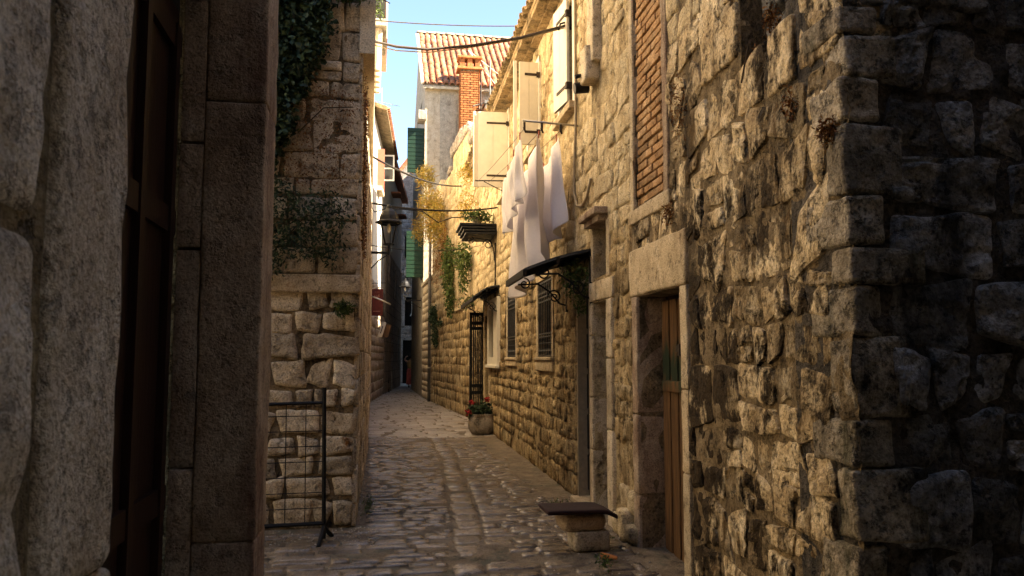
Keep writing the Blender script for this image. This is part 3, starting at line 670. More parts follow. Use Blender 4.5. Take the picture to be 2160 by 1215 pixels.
while s < 19.9:
    o = obj('eave_tile', tm, None, rf); o.location = (s, .34 + random.uniform(-.02, .02), 6.24); o.rotation_euler = (.38, 0, pi)
    o2 = obj('soffit_stone', tm2, None, rf); o2.location = (s + .06, .0, 6.17 + random.uniform(-.015, .01)); o2.scale = (1, .66, 1); o2.rotation_euler = (0, 0, random.uniform(-.03, .03))
    s += .205
obj('soffit', box(6.3, 20.0, -.3, .12, 6.10, 6.165), M['tileold'], rf)

# ------------------------------------------------------------------ right: ivy wall (C), pier, tall house with the tiled roof (D)
FC = frame_between((2.62, 19.95), (2.21, 29.1))
LC = math.hypot(.41, 9.15)
Cw = FC.empty('ivy_garden_wall', 'tall streaked ochre wall overgrown with hanging golden plants', 'wall')
CT = [(0, 1.2, 7.2), (1.2, 4.2, 7.7), (4.2, 7.0, 7.3), (7.0, LC, 7.6)]
HC = [(2.3, 3.1, 3.0, 4.3)]
for a, b, t in CT: core(Cw, 'wall', a, b, -.1, t, M['ochre'], HC, back=-.6)
stonework(Cw, FC, 0.02, LC, 0, 3.2, .24, .42, M['ochre_low'], HC, gap=.010, bulge=.005, rough=.012, irr=.25, psplit=.2, dive=-.008, edge_amp=1.6, seed=41, limit=110)
stonework(Cw, FC, 0.02, LC, 3.2, 7.2, .30, .5, M['ochre'], HC, gap=.008, bulge=.004, rough=.012, irr=.25, psplit=.2, dive=-.006, edge_amp=1.6, seed=42, limit=60)
obj('window', box(2.3, 3.1, -.4, -.3, 3.0, 4.3), M['glassd'], Cw)
obj('window_sill', rblock(2.2, 3.2, -.3, .08, 2.9, 3.0, .01, .003, 6, 2), M['pale'], Cw)
for k in range(9):
    s = .2 + k * .55; obj('coping_stone', rblock(s, s + .5, -.5, .06, 7.2 + (0.5 if 1.2 < s < 4.1 else .08), 7.45 + (.55 if 1.2 < s < 4.1 else .1) + random.uniform(-.05, .1), .06, .03, 5, 500 + k, 5), M['bluegrey'], Cw, smooth=True)
FP = frame_between((2.21, 29.1), (2.10, 32.75)); LP = math.hypot(.11, 3.65)
Pw = FP.empty('ashlar_pier', 'low pale ashlar wall with sloping coping beside the grey downpipe', 'wall')
core(Pw, 'wall', 0.03, LP, -.1, 4.45, M['mortar'], back=-.5)
stonework(Pw, FP, 0.03, LP, 0, 4.4, .27, .62, M['pale'], gap=.016, bulge=.012, rough=.006, irr=.06, psplit=.05, seed=43, limit=90)
obj('coping', rblock(0, LP, -.5, .08, 4.43, 4.56, .02, .008, 8, 4), M['pale'], Pw, smooth=True)
FDn = Frame(2.12, 32.8, -pi / 2)
Dh = FDn.empty('tiled_roof_house', 'tall sunlit house with orange tiled roof and brick chimney at alley end', 'house')
core(Dh, 'wall', -7.0, 0.0, -.1, 12.85, M['plaster'], back=-9.0, front=0.0)
obj('grey_render', join([box(-1.35, -.62, 0, .012, 6, 12.7), box(-6.9, -2.4, 0, .012, 6, 12.7)]), M['gplaster'], Dh)
# roof: eave at front, ridge behind
EZ, RZ, RD = 12.9, 16.9, 4.4
slope = math.atan2(RZ - EZ, RD); SL = math.hypot(RZ - EZ, RD + .3)
rfD = obj('roof', join([(np.array([(-7.1, .25, EZ - .12), (.12, .25, EZ - .12), (.12, -RD, RZ), (-7.1, -RD, RZ), (-7.1, .25, EZ - .22), (.12, .25, EZ - .22), (.12, -RD, RZ - .1), (-7.1, -RD, RZ - .1)]), [(0, 1, 2, 3), (7, 6, 5, 4), (4, 5, 1, 0), (5, 6, 2, 1), (6, 7, 3, 2), (7, 4, 0, 3)]),
    (np.array([(-7.0, -RD, RZ - .05), (0, -RD, RZ - .05), (0, -9, 12.8), (-7.0, -9, 12.8), (0, 0, 12.6), (-7, 0, 12.6)]), [(0, 3, 2, 1), (1, 2, 4), (0, 5, 3)])]), M['plaster'], Dh)
TL = SL / 9
tm = mesh('roof_tile', tile_mesh(TL * 1.12, .125, .10, .018, 6), M['tile'], True)
for c in range(19):
    for r in range(9):
        x = -.06 - c * .265; f = r / 9
        if x < -5.2: continue
        o = obj('roof_tile', tm, None, rfD); o.location = (x + random.uniform(-.012, .012), .30 - (RD + .3) * f, EZ - .05 + (RZ - EZ) * f + random.uniform(0, .012))
        o.rotation_euler = (slope + random.uniform(-.02, .02), 0, pi + random.uniform(-.03, .03))
for k in range(12):
    obj('ridge_tile', tr(tile_mesh(.5, .15, .14, .02), rotm('z', pi / 2) @ rotm('x', 0), (.15 - k * .45, -RD, RZ + .0)), M['plaster'], rfD, smooth=True)
obj('verge', rblock(.04, .20, -RD, .25, -.05, .05, .02, .01, 10, 5), M['plaster'], rfD)   # verge board follows the slope
vg = [o for o in rfD.children if o.name.startswith('verge')][0]
co = np.zeros(len(vg.data.vertices) * 3); vg.data.vertices.foreach_get('co', co); co = co.reshape(-1, 3)
co[:, 2] += EZ + (RZ - EZ) * (.25 - co[:, 1]) / (RD + .25); vg.data.vertices.foreach_set('co', co.ravel())
# chimney of individual bricks
ch = obj('chimney', box(-2.18, -1.42, .02, .56, 9.6, 13.45), M['mortar'], Dh)
z = 10.6; k = 0
bm_ = mesh('chimney_brick', rblock(-.118, .118, -.03, .03, -.034, .034, .006, .002, 2, 1), M['brickred'])
bs_ = mesh('chimney_brick', rblock(-.05, .05, -.03, .03, -.034, .034, .006, .002, 2, 1), M['brickred'])
while z < 13.42:
    x = -2.19 + (.12 if k % 2 == 0 else -.0)
    if k % 2:
        o = obj('chimney_brick', bs_, None, ch); o.location = (-2.13, .57, z); o = obj('chimney_brick', bs_, None, ch); o.location = (-1.465, .57, z); xs = [-1.945, -1.70 + .04]
    else: xs = [-2.06, -1.80, -1.545]
    for x in xs: o = obj('chimney_brick', bm_, None, ch); o.location = (x, .57, z)
    z += .098; k += 1
obj('side_cladding', join([box(-2.2, -2.185, .02, .55, 9.6, 13.4), box(-1.415, -1.40, .02, .55, 9.6, 13.4)]), M['brickred'], ch)
cp = obj('chimney_cap', join([rblock(-2.32, -1.28, -.05, .68, 13.45, 13.56, .02, .01, 4, 2), rblock(-2.30, -1.30, 0, .66, 13.92, 14.02, .02, .01, 4, 3)] + [box(x, x + .2, 0.02, .58, 13.56, 13.92) for x in (-2.22, -1.9, -1.58)]), M['brickred'], ch)
obj('flue_pipe', tube([(-2.25, .62, 10.4), (-2.25, .62, 13.6)], .03), M['ironbrown'], ch)
# green shutters: hinged on the alley side wall, standing out into the alley
def green_shutter(z0, z1):
    wn = obj('window', box(.0, .02, -1.2, -.25, z0, z1), M['glassd'], Dh)
    sh = obj('shutter', box(.02, .70, -.21, -.19, z0, z1), M['green'], Dh)
    n = 11
    for k in range(n):
        zz = z0 + (z1 - z0) * k / n; obj('slat', rblock(.02, .70, -.20, -.165, zz + .012, zz + (z1 - z0) / n - .008, .008, 0, 2, k), M['green'], sh)
    obj('shutter_leaf', box(.02, .06, -1.1, -.3, z0, z1), M['green'], wn)
green_shutter(9.2, 11.1); green_shutter(4.85, 6.77)
obj('balcony_stub', rblock(-.05, .30, -.5, .25, 11.35, 11.75, .03, .01, 5, 3), M['gplaster'], Dh)
# things on the far terrace
tf = thing('washing_pole', 'pale green pole frame with white lines beside the brick chimney', 'pole frame', (4.75, 32.2, 0))
obj('pole', tube([(0, 0, 10), (0, 0, 13.9)], .03), M['green'], tf).data.materials[0] = M['zinc']
obj('arm', tube([(-.7, 0, 11.9), (.9, 0, 12.5)], .025), M['zinc'], tf)
obj('line', join([tube([(-.9, .1, 14.3), (1.0, .1, 12.0)], .012, 4), tube([(-.9, .1, 14.3), (1.4, .1, 12.6)], .012, 4)]), M['creamw'], tf)
wb = thing('roof_hut', 'small white rendered roof hut right of the brick chimney', 'hut', (5.1, 32.4, 0))
obj('wall', rblock(-.55, 1.5, -.3, .3, 9, 12.0, .05, .01, 4, 2), M['white'], wb); obj('roof', box(-.6, 1.6, -.4, .35, 12.0, 12.12), M['zinc'], wb)

hb = thing('facade_shade_house', 'unseen tall plain house added behind the ivy wall to shade the far left houses', 'house', (5.6, 24.5, 0))  # unseen house added to throw shade on the far left facades
obj('wall', box(0, 4, -3.5, 3.5, 0, 13.0), M['plaster'], hb); obj('roof', box(-.2, 4.2, -3.7, 3.7, 13.0, 13.15), M['tile'], hb)

# ------------------------------------------------------------------ left: ivy house (L1)
FL = Frame(-0.14, 7.74, -pi / 2)            # front, local x towards -X (positive = left in the picture)
L1 = FL.empty('ivy_house', 'pale block house with ivy and stone ledge at the left corner', 'house')
core(L1, 'wall', 0.0, 9.0, -.1, 10.0, M['mortar'], back=-6.0, front=0.0)
stonework(L1, FL, -.025, 3.0, 0, 2.16, .215, .34, M['left'], gap=.022, bulge=.022, rough=.014, irr=.26, psplit=.16, edge_amp=1.5, seed=51, limit=120)
stonework(L1, FL, -.02, 3.0, 2.34, 5.8, .235, .36, M['left'], gap=.007, bulge=.006, rough=.007, irr=.10, psplit=.06, dive=-.006, seed=52, limit=100)
obj('ledge', rblock(-.055, 3.2, -.1, .06, 2.165, 2.335, .02, .008, 18, 8, 5), M['left'], L1, smooth=True)
zz_top = 4.5
obj('upper_wall', join([box(-.015, 9.0, 0, .02, 5.8, 10.5), box(-.15, .0, -6.2, .02, zz_top, 10.5), box(3.05, 9.0, 0, .02, 0, 5.8)]), M['cream_plaster_bright'], L1)  # plaster beside the stones is unseen, added to bounce light onto the rubble wall
FLs = frame_between((-.14 + .11, 14.0), (-.14, 7.74))
# side face towards the alley: long courses
L1s = Frame(-.14, 7.74, 0.0)
side = []
zz = 0.0; rgs = np.random.default_rng(3)
for k in range(17):
    hgt = rgs.uniform(.2, .32); yy = 7.74
    while yy < 13.9:
        ln = rgs.uniform(.3, .7); e = min(yy + ln, 13.95)
        side.append((yy, e, zz, zz + hgt)); yy = e
    zz += hgt
rest = []
for k, (a, b, c, d) in enumerate(side):
    x0 = (a - 7.74) * .017
    v = rblock(-x0 - .035 - .012 * random.random(), .12, -(b - 7.74) + .006, -(a - 7.74) - .006, c + .006, d - .006, .012, .005, 3, 900 + k, 8)
    if k < 130 and a < 12: obj('side_stone', v, M['left'], L1, smooth=True)
    else: rest.append(v)
tag(obj('side_stone_remainder', join(rest), M['left'], L1, smooth=True), kind='stuff')
#obj('drain_pipe', tube([(-.085, -.5, 0), (-.085, -.5, 10)], .04, 10), M['conduit'], L1)
#obj('wood_strip', rblock(-.10, -.04, -.20, -.12, 0.1, 2.1, .01, .004, 8, 2), M['doorold'], L1, smooth=True)

# left row house further down the alley (L2)
F2 = frame_between((0.04, 28.9), (-0.03, 14.0)); LL2 = math.hypot(.07, 14.9)
L2 = F2.empty('balcony_house', 'tall cream house with small corrugated balcony behind the ivy house', 'house')
core(L2, 'wall', 0, LL2, -.1, 11.5, M['cream_plaster_bright'], back=-6.0)
stonework(L2, F2, 0, LL2, 0, 4.2, .3, .55, M['left'], gap=.012, bulge=.012, rough=.006, irr=.1, seed=61, limit=60)
bs = LL2 - 1.9
obj('balcony', rblock(bs - 1.2, bs + .4, 0, .26, 8.05, 8.2, .01, .003, 5, 3), M['gplaster'], L2)
for k in range(5): obj('balcony_rib', tube([(bs - 1.1 + k * .33, .07, 7.2), (bs - 1.1 + k * .33, .10, 8.05)], .085, 8), M['plaster'], L2)
obj('balcony_screen', box(bs - 2.6, bs - .6, .18, .29, 8.2, 9.0), M['pink'], L2)
obj('bracket', box(bs - .3, bs - .25, 0, .25, 8.2, 8.9), M['blackcable'], L2)

# far sunlit houses on the left, where the lane bends right
F3 = frame_between((0.62, 36.0), (0.05, 28.95)); L3l = math.hypot(.57, 7.05)
L3 = F3.empty('white_shutter_house', 'sunlit white house with red shutter and open window under wide eaves', 'house')
H3 = [(1.6, 2.6, 8.9, 10.0), (4.4, 5.3, 8.1, 9.4), (2.6, 3.4, 4.8, 6.6), (1.0, 1.6, 3.6, 6.2)]
core(L3, 'wall', 0, L3l, -.1, 10.4, M['white'], H3, back=-6)
stonework(L3, F3, 0, L3l, 0, 4.4, .35, .7, M['jamb'], H3, gap=.02, bulge=.01, rough=.006, irr=.1, seed=71, limit=30)
for h in H3: obj('window', box(h[0], h[1], -.4, -.3, h[2], h[3]), M['glassd'], L3)
obj('shutter', box(5.45, 5.48, .02, .28, 8.0, 9.5), M['redp'], L3); obj('shutter', box(4.25, 4.28, .02, .2, 8.0, 9.5), M['redp'], L3)
ow = obj('casement', join([box(2.6, 2.63, .02, .08, 8.9, 10.0), box(2.6, 2.63, .44, .5, 8.9, 10.0), box(2.6, 2.63, .08, .44, 8.9, 8.96), box(2.6, 2.63, .08, .44, 9.4, 9.46), box(2.6, 2.63, .08, .44, 9.94, 10.0)]), M['creamw'], L3)
obj('pane', box(2.61, 2.62, .08, .44, 8.96, 9.94), M['glassd'], ow)
obj('roof', join([(np.array([(-.1, .45, 10.3), (L3l + .1, .45, 10.5), (L3l + .1, -5, 12.2), (-.1, -5, 12.0), (-.1, .45, 10.45), (L3l + .1, .45, 10.65), (L3l + .1, -5, 12.4), (-.1, -5, 12.2)]), [(0, 1, 2, 3), (7, 6, 5, 4), (4, 5, 1, 0), (5, 6, 2, 1), (6, 7, 3, 2), (7, 4, 0, 3)])]), M['tileold'], L3)
for k in range(int(L3l / .24)): obj('eave_tile', tr(tile_mesh(.5, .12, .1), rotm('z', pi) @ rotm('x', .3), (k * .24 + .1, .52, 10.42 + .02 * k / 3)), M['tile'], L3, smooth=True)
obj('sill', rblock(4.2, 5.5, 0, .2, 7.9, 8.08, .01, .003, 4, 2), M['pale'], L3)
F4 = frame_between((1.75, 47.0), (0.62, 36.0)); L4l = math.hypot(1.13, 11)
L4 = F4.empty('dark_alley_house', 'far house with sunlit top and dark shuttered shade below at lane bend', 'house')
H4 = [(3.0, 3.8, 7.6, 8.9), (7.0, 7.8, 6.8, 8.2), (8.6, 9.6, 5.2, 6.8), (4.5, 5.5, 4.6, 6.2), (6.0, 7.2, .0, 2.6), (1.5, 2.6, 1.0, 3.2)]
core(L4, 'wall', 0, L4l, -.1, 10.6, M['white'], H4, back=-6)
core(L4, 'plinth', 0, L4l, -.05, 6.5, M['jamb'], H4, back=-.1, front=.03)
for k, z in enumerate(np.arange(.5, 6.4, .45)): obj('string_joint', box(0, L4l, .03, .036, z, z + .02), M['mortar_d'], L4)
for h in H4: obj('window', box(h[0], h[1], -.4, -.3, h[2], h[3]), M['darkin'], L4)
for (s, z) in ((7.6, 9.5), (3.2, 9.2)):
    obj('awning', join([rblock(s - .6, s + .6, 0, .45, z, z + .1, .02, .01, 4, 3)]), M['tile'], L4)
obj('roof', box(-.1, L4l + .1, -5, .35, 10.6, 10.85), M['tile'], L4)
# closing house behind the bend
F5 = Frame(0.6, 51.0, -pi / 2)
L5 = F5.empty('gable_house', 'shaded grey stone gable house closing the end of the lane', 'house')
H5 = [(-2.35, -1.55, 3.6, 5.4), (-2.3, -1.5, 7.9, 9.3), (-2.3, -1.45, -.1, 2.7)]
core(L5, 'wall', -7.5, .5, -.1, 11.2, M['bluegrey'], H5, back=-7)
obj('gable', (np.array([(.5, 0, 11.2), (-7.5, 0, 11.2), (-3.2, 0, 16.2), (.5, -7, 11.2), (-7.5, -7, 11.2), (-3.2, -7, 16.2)]), [(0, 2, 1), (3, 4, 5), (0, 3, 5, 2), (1, 2, 5, 4)]), M['bluegrey'], L5)
obj('verge', tube([(.6, .1, 11.1), (-3.2, .1, 16.3)], .14, 6), M['tile'], L5)
stonework(L5, F5, -4.5, -.4, 0, 11.2, .32, .55, M['bluegrey'], H5, gap=.02, bulge=.016, rough=.01, irr=.12, seed=81, limit=120)
for h in H5:
    wn = obj('window', box(h[0], h[1], -.35, -.3, h[2], h[3]), M['darkin'], L5)
    obj('frame', join([box(h[0] - .14, h[0], -.2, .05, h[2], h[3]), box(h[1], h[1] + .14, -.2, .05, h[2], h[3]), box(h[0] - .14, h[1] + .14, -.2, .05, h[3], h[3] + .16)]), M['bluegrey'], wn)
obj('pale_curtain', tube([(-2.0, -.1, 5.3), (-2.0, -.1, 4.4), (-1.9, -.1, 4.2)], .035), M['creamw'], L5)
obj('planter_box', rblock(-2.4, -1.5, 0, .3, 6.75, 7.1, .02, .005, 4, 2), M['white'], L5)
# unseen house added behind the tiled-roof house to keep the lane end in shade
FE = frame_between((3.4, 42.0), (3.6, 58.0))
E_ = FE.empty('lane_shade_house', 'unseen tall house added behind the tiled roof house to shade the lane end', 'house')
core(E_, 'wall', 0, 16, -.1, 14.5, M['bluegrey'], back=-6)

# ------------------------------------------------------------------ left foreground: doorway wall and gate pillar (L0)
F0 = frame_between((-.45, 1.60), (-.45, -3.0)); 
F0 = Frame(-.45, 1.55, 0.0)                # faces +X; local x runs towards -Y
L0 = F0.empty('near_left_wall', 'close pecked stone wall edge filling the left border', 'wall')
core(L0, 'wall', 0.012, 6, -.1, 4.4, M['mortar'], back=-1.0, front=-.004)
near_rows = [(-.1, .62), (.63, 1.19), (1.20, 2.85), (2.86, 4.2)]
for k, (a, b) in enumerate(near_rows):
    obj('stone', rblock(0.0, .33 + .05 * (k % 2), -.5, .012, a, b, .018, .007, 24, 610 + k, 18), M['near'], L0, smooth=True)
for k, (a, b) in enumerate([(.0, .55), (.57, 1.05), (1.07, 1.72), (1.74, 2.2), (2.23, 3.0), (3.02, 4.0)]):
    obj('stone', rblock(.375, .95, -.5, .015, a, b, .03, .012, 22, 630 + k, 9), M['near'], L0, smooth=True)
F0p = Frame(-.45, 3.86, 0.0)
P0 = F0p.empty('gate_pillar', 'dark dressed stone door pillar at the left', 'pillar')
for k, (a, b) in enumerate([(-.1, .805), (.808, 2.636), (2.64, 3.598)]):
    obj('block', rblock(0, .36, -.25, .0, a, b, .012, .005, 20, 650 + k, 7), M['jamb'], P0, smooth=True)
for k, (a, b) in enumerate([(-.1, 1.1), (1.11, 2.0), (2.01, 2.45), (2.46, 3.1), (3.11, 3.598)]):
    obj('inner_block', rblock(0.01, .356, -.345, -.251, a, b, .005, .003, 12, 670 + k, 7), M['jamb'], P0, smooth=True)
core(P0, 'upper_wall', -.0, 4.2, 3.6, 4.4, M['mortar'], back=-6.0, front=0.0)
core(P0, 'back_wall', -.0, 0.3, -.1, 3.6, M['mortar'], back=-6.0, front=-.35)
gd = thing('red_brown_door', 'dark red-brown panelled door deep in the left doorway', 'door', (-.81, 2.55, 0))
obj('leaf', box(-.05, 0, -.93, .93, 0, 3.0), M['doorred'], gd)
for k in range(5): obj('moulding', box(0, .03, -.9 + k * .42, -.84 + k * .42, .1, 2.9), M['doorred'], gd)
for z in (.15, 1.0, 2.1, 2.85): obj('rail', box(0, .022, -.9, .9, z - .05, z + .05), M['doorred'], gd)
obj('handle', tube([(.02, -.42, .95), (.12, -.42, .95), (.12, -.30, .95)], .016), M['conduit'], gd)
obj('lintel_panel', box(-.05, .0, -.93, .93, 3.0, 3.6), M['darkin'], gd)
# unseen passage building by the camera, its size shaped to block sun and sky
ps = thing('passage_shade_block', 'unseen tall building with a covered passage, shaped to shade the near end of the lane', 'house', (0, 0, 0))
obj('side_wall', box(7.5, 9, -8, -1.6, 0, 3.45), M['mortar_d'], ps)
obj('ceiling', box(-1.5, 9, -8, 0.3, 3.45, 3.8), M['mortar_d'], ps)
obj('upper_storey', box(-6, 12, -8, 0.25, 3.8, 11.2), M['mortar'], ps)
obj('back_wall', box(-6, 9, -8.5, -8, 0, 7.4), M['mortar_d'], ps)
obj('side_wall', box(6.6, 9, .3, 3.3, 0, 10.8), M['mortar_d'], ps)  # added wall, tall enough to keep direct sun off the pillar
sw = thing('side_street_reflector', 'unseen cream house added across the side street to bounce sunlight into the alley', 'house', (-9.5, 5.8, 0))  # unseen house added as a sunlit surface that bounces light onto the near wall
obj('wall', box(-3, 0, -6, 2.2, 0, 9), M['plaster'], sw); obj('roof', box(-3.2, .3, -6, 2.3, 9, 9.2), M['tileold'], sw)

# ------------------------------------------------------------------ things in the alley
def cable(name, label, pts, r, mat, cat='cable', n=6):
    return obj(name, tube(pts, r, n), mat, None, True, label, cat, 'cables strung across the alley')
# laundry: bracket rods, lines, three sheets, pegs
rod = thing('laundry_bracket', 'thin metal bar with hooks holding the laundry lines near the conduit', 'bracket', (2.30, 8.72, 0))
obj('bar', tube([(.02, 0, 4.19), (-.64, 0, 4.22)], .013, 8), M['alu'], rod, True)
for k, x in enumerate((-.62, -.42, -.20)): obj('hook', join([tube([(x, 0, 4.20), (x, 0.0, 4.12)], .014), tube([(x - .01, -.01, 4.14), (x + .02, .03, 4.10)], .012)]), M['ironbrown'], rod)
rod2 = thing('laundry_bracket', 'far laundry bracket bar beside the large cream shutter', 'bracket', (2.46, 14.0, 0))
obj('bar', tube([(.0, 0, 4.72), (-.66, 0, 4.70)], .012, 8), M['ironbrown'], rod2, True); obj('brace', tube([(.0, 0, 4.45), (-.5, 0, 4.69)], .008), M['ironbrown'], rod2)
LX = [1.68, 1.88, 2.10]
def line_z(y): return 4.13 + (y - 8.72) * .10
for k, x in enumerate(LX):
    obj('clothes_line', tube(sag((x, 8.72, 4.13), (x + .16, 14.0, 4.68), .03), .0035, 4), M['cable'], None, label=['outermost thin clothes line over the alley', 'middle thin clothes line over the alley', 'thin clothes line nearest the right wall'][k], cat='clothes line', group='clothes lines')
def cloth_z(y): return 4.13 - (y - 8.72) * .24
def sheet(name, label, x, y0, y1, drop0, drop1, seed, folds=4, amp=.05, gather=.85, swing=0.0):
    nu, nv = 44, 60; V = []; rg = np.random.default_rng(seed); ph = rg.uniform(0, 6.28, 6)
    for i in range(nu + 1):
        u = i / nu
        for j in range(nv + 1):
            v = j / nv; yy = y0 + (y1 - y0) * u
            swell = .25 + .75 * v ** .7
            off = amp * swell * (sin(folds * 2 * pi * u + ph[0] + .7 * sin(3 * v + ph[3])) + .45 * sin(folds * 3.7 * pi * u + ph[1] + v) + .2 * sin(folds * 9 * u + 7 * v + ph[2]))
            dz = (drop0 + (drop1 - drop0) * u) * v + .04 * v * sin(2 * pi * u * 1.5 + ph[4])
            cen = (y0 + y1) / 2
            sagz = -.05 * sin(pi * u) * (1 - v)
            V.append((x + off + swing * v ** 1.3 * (1 - u), yy + (cen - yy) * (1 - gather) * v + .02 * sin(9 * v + ph[5]), cloth_z(yy) - .01 - dz + sagz))
    m = nv + 1; F = [(i * m + j, i * m + j + 1, (i + 1) * m + j + 1, (i + 1) * m + j) for i in range(nu) for j in range(nv)]
    o = obj(name, (np.array(V), F), M['cloth'], None, True, label, 'laundry', 'white washing on the lines')
    md = o.modifiers.new('thickness', 'SOLIDIFY'); md.thickness = .003
    return o
sheet('pillowcase', 'short crumpled white cloth, leftmost and highest of the washing', 1.66, 8.86, 10.05, .62, .72, 3, 4, .045, .92, .05)
sheet('bed_sheet', 'longest white bed sheet hanging in the middle of the washing', 1.87, 8.80, 10.40, 1.34, 1.40, 5, 3, .085, .97, .11)
sheet('bed_sheet', 'white sheet hanging closest to the wall behind the longest one', 2.09, 8.86, 9.75, 1.0, 1.1, 8, 2, .06, .97, .08)
for k, (x, y, lab) in enumerate([(1.66, 8.9, 'clothes peg at the near end of the leftmost cloth'), (1.66, 9.3, 'clothes peg at the middle of the leftmost cloth'), (1.66, 9.7, 'clothes peg at the far end of the leftmost cloth'), (1.87, 8.84, 'clothes peg at the top corner of the longest sheet'), (1.87, 9.4, 'clothes peg midway along the longest sheet'), (1.87, 10.3, 'clothes peg at the far corner of the longest sheet'), (2.09, 8.9, 'clothes peg at the near corner of the sheet next to the wall'), (2.09, 9.6, 'clothes peg at the far corner of the sheet next to the wall')]):
    z = cloth_z(y)
    obj('clothes_peg', join([tr(box(-.006, .006, -.008, 0, -.04, .045), rotm('x', .18), (x, y, z)), tr(box(-.006, .006, 0, .008, -.04, .045), rotm('x', -.18), (x, y, z))]), M['redp'], None, label='reddish ' + lab, cat='clothes peg', group='clothes pegs')

# canopies
def canopy(name, label, s0, s1, zt0, proj, zd, bow, nb, vine=False):
    t = FR.empty(name, label, 'awning')
    R = [];
    top = (np.array([(s0, 0.02, zt0), (s1, 0.02, zt0), (s1, proj, zt0 - zd), (s0, proj, zt0 - zd)]), None)
    V = []; F = []
    n = 6
    for i in range(n + 1):
        f = i / n; yy = .02 + (proj - .02) * f; zz = zt0 - zd * f + bow * sin(pi * f)
        for s in (s0, s1):
            V += [(s, yy, zz), (s, yy, zz - .012)]
    for i in range(n):
        a = i * 4; b = a + 4; F += [(a, a + 2, b + 2, b), (a + 1, b + 1, b + 3, a + 3), (a, b, b + 1, a + 1), (a + 2, a + 3, b + 3, b + 2)]
    F += [(0, 1, 3, 2), (n * 4, n * 4 + 2, n * 4 + 3, n * 4 + 1)]
    obj('sheet', (np.array(V), F), M['grille'], t)
    fr = []
    for k in range(nb + 1):
        s = s0 + (s1 - s0) * k / nb
        fr.append(tube([(s, .02 + (proj - .02) * q / 6, zt0 - zd * q / 6 + bow * sin(pi * q / 6) - .03) for q in range(7)], .018, 5))
    for q in (0, 3, 6): fr.append(box(s0 - .02, s1 + .02, .02 + (proj - .02) * q / 6 - .018, .02 + (proj - .02) * q / 6 + .018, zt0 - zd * q / 6 + bow * sin(pi * q / 6) - .085, zt0 - zd * q / 6 + bow * sin(pi * q / 6) - .012))
    obj('frame', join(fr), M['iron'], t)
    for s in (s0 + .03, s1 - .03):
        p = [(s, .03, zt0 - .52), (s, .10, zt0 - .50), (s, .22, zt0 - .36), (s, .36, zt0 - .27), (s, proj - .12, zt0 - zd - .06)]
        sp = [tube(spiral((s, .16, zt0 - .42), (0, 1, 0), (0, 0, 1), .085, 1.6, 26, 0, .2), .009, 5), tube(spiral((s, proj - .2, zt0 - zd - .05), (0, 1, 0), (0, 0, 1), .07, 1.2, 20, 1.5, .3), .009, 5), tube(p, .011, 5), box(s - .012, s + .012, .0, .025, zt0 - .6, zt0)]
        obj('scroll_bracket', join(sp), M['iron'], t)
    return t
canopy('iron_canopy', 'large dark iron canopy with scroll brackets over the iron door', 8.10, 9.35, 2.70, .72, .22, .02, 3)
canopy('iron_canopy', 'small dark iron canopy over the white-framed window', 15.45, 18.3, 2.98, .52, .22, .06, 4)
sh = FR.empty('plant_shelf', 'dark wooden plant shelf on a scroll bracket high on the wall', 'shelf')
for k in range(4): obj('board', rblock(15.9, 17.0, .02, .76 - .04 * k, 4.22 - k * .06, 4.265 - k * .06, .008, .002, 6, k), M['iron'], sh)
obj('scroll_bracket', join([tube([(16.1, .02, 3.45), (16.1, .06, 3.8), (16.1, .14, 3.95), (16.1, .5, 4.0)], .012, 5), tube(spiral((16.1, .17, 3.86), (0, 1, 0), (0, 0, 1), .11, 1.5, 26, 0, .25), .010, 5), tube(spiral((16.1, .52, 3.94), (0, 1, 0), (0, 0, 1), .07, 1.3, 20, 2, .3), .010, 5), tube([(16.1, .02, 2.7), (16.1, .02, 3.9)], .014, 6)]), M['iron'], sh)
rgv = np.random.default_rng(17)
def fol(name, label, cat, P, size, mat, stems=None, group=None, droop=.5, asp=.55):
    t = thing(name, label, cat, tuple(np.array([P[:, 0].mean(), P[:, 1].mean(), P[:, 2].min()])), 0, group)
    P = P - np.array(t.location)
    obj('foliage', leaves(P, size, rgv, droop, asp), mat, t)
    if stems: obj('stem', join([tube(np.array(s) - np.array(t.location), .006, 4) for s in stems]), M['stem'], t)
    return t
def blob(c, r, n, fill=.5):
    d = rgv.normal(size=(n, 3)); d /= np.linalg.norm(d, axis=1, keepdims=True); return np.array(c) + d * (rgv.random((n, 1)) ** fill) * np.array(r)
c = FR.w(16.4, .36, 4.28)
pt = thing('flower_pot', 'small pale flower pot on the high plant shelf', 'flower pot', tuple(c))
obj('pot', lathe([(.08, 0), (.11, .17), (.125, .17), (.125, .20), (.10, .20), (.09, .16)], 14), M['potstone'], pt, True)
fol('shelf_plant', 'green leafy plant growing on the high plant shelf', 'plant', np.concatenate([blob(FR.w(16.3, .42, 4.50), (.30, .25, .14), 380), blob(FR.w(16.3, .15, 4.45), (.2, .2, .15), 120)]), .07, M['shrub'], [[FR.w(16.4, .36, 4.44), FR.w(16.3, .45, 4.6)]])
c0 = FR.w(8.2, .10, 2.35)
fol('canopy_vine', 'dark tangled vine on the bracket of the large canopy', 'vine', np.concatenate([blob(FR.w(8.22, .16, 2.40), (.18, .12, .22), 420), blob(FR.w(8.25, .10, 2.15), (.10, .08, .16), 130)]), .045, M['shrub'], [[FR.w(8.2, .05, 2.6), FR.w(8.25, .15, 2.2), FR.w(8.3, .1, 2.0)]])
fol('canopy_plant', 'small green plant sprouting at the far end of the small canopy', 'plant', blob(FR.w(18.4, .38, 2.85), (.25, .25, .18), 200), .06, M['shrub'], [[FR.w(18.4, .3, 2.7), FR.w(18.4, .4, 2.95)]])

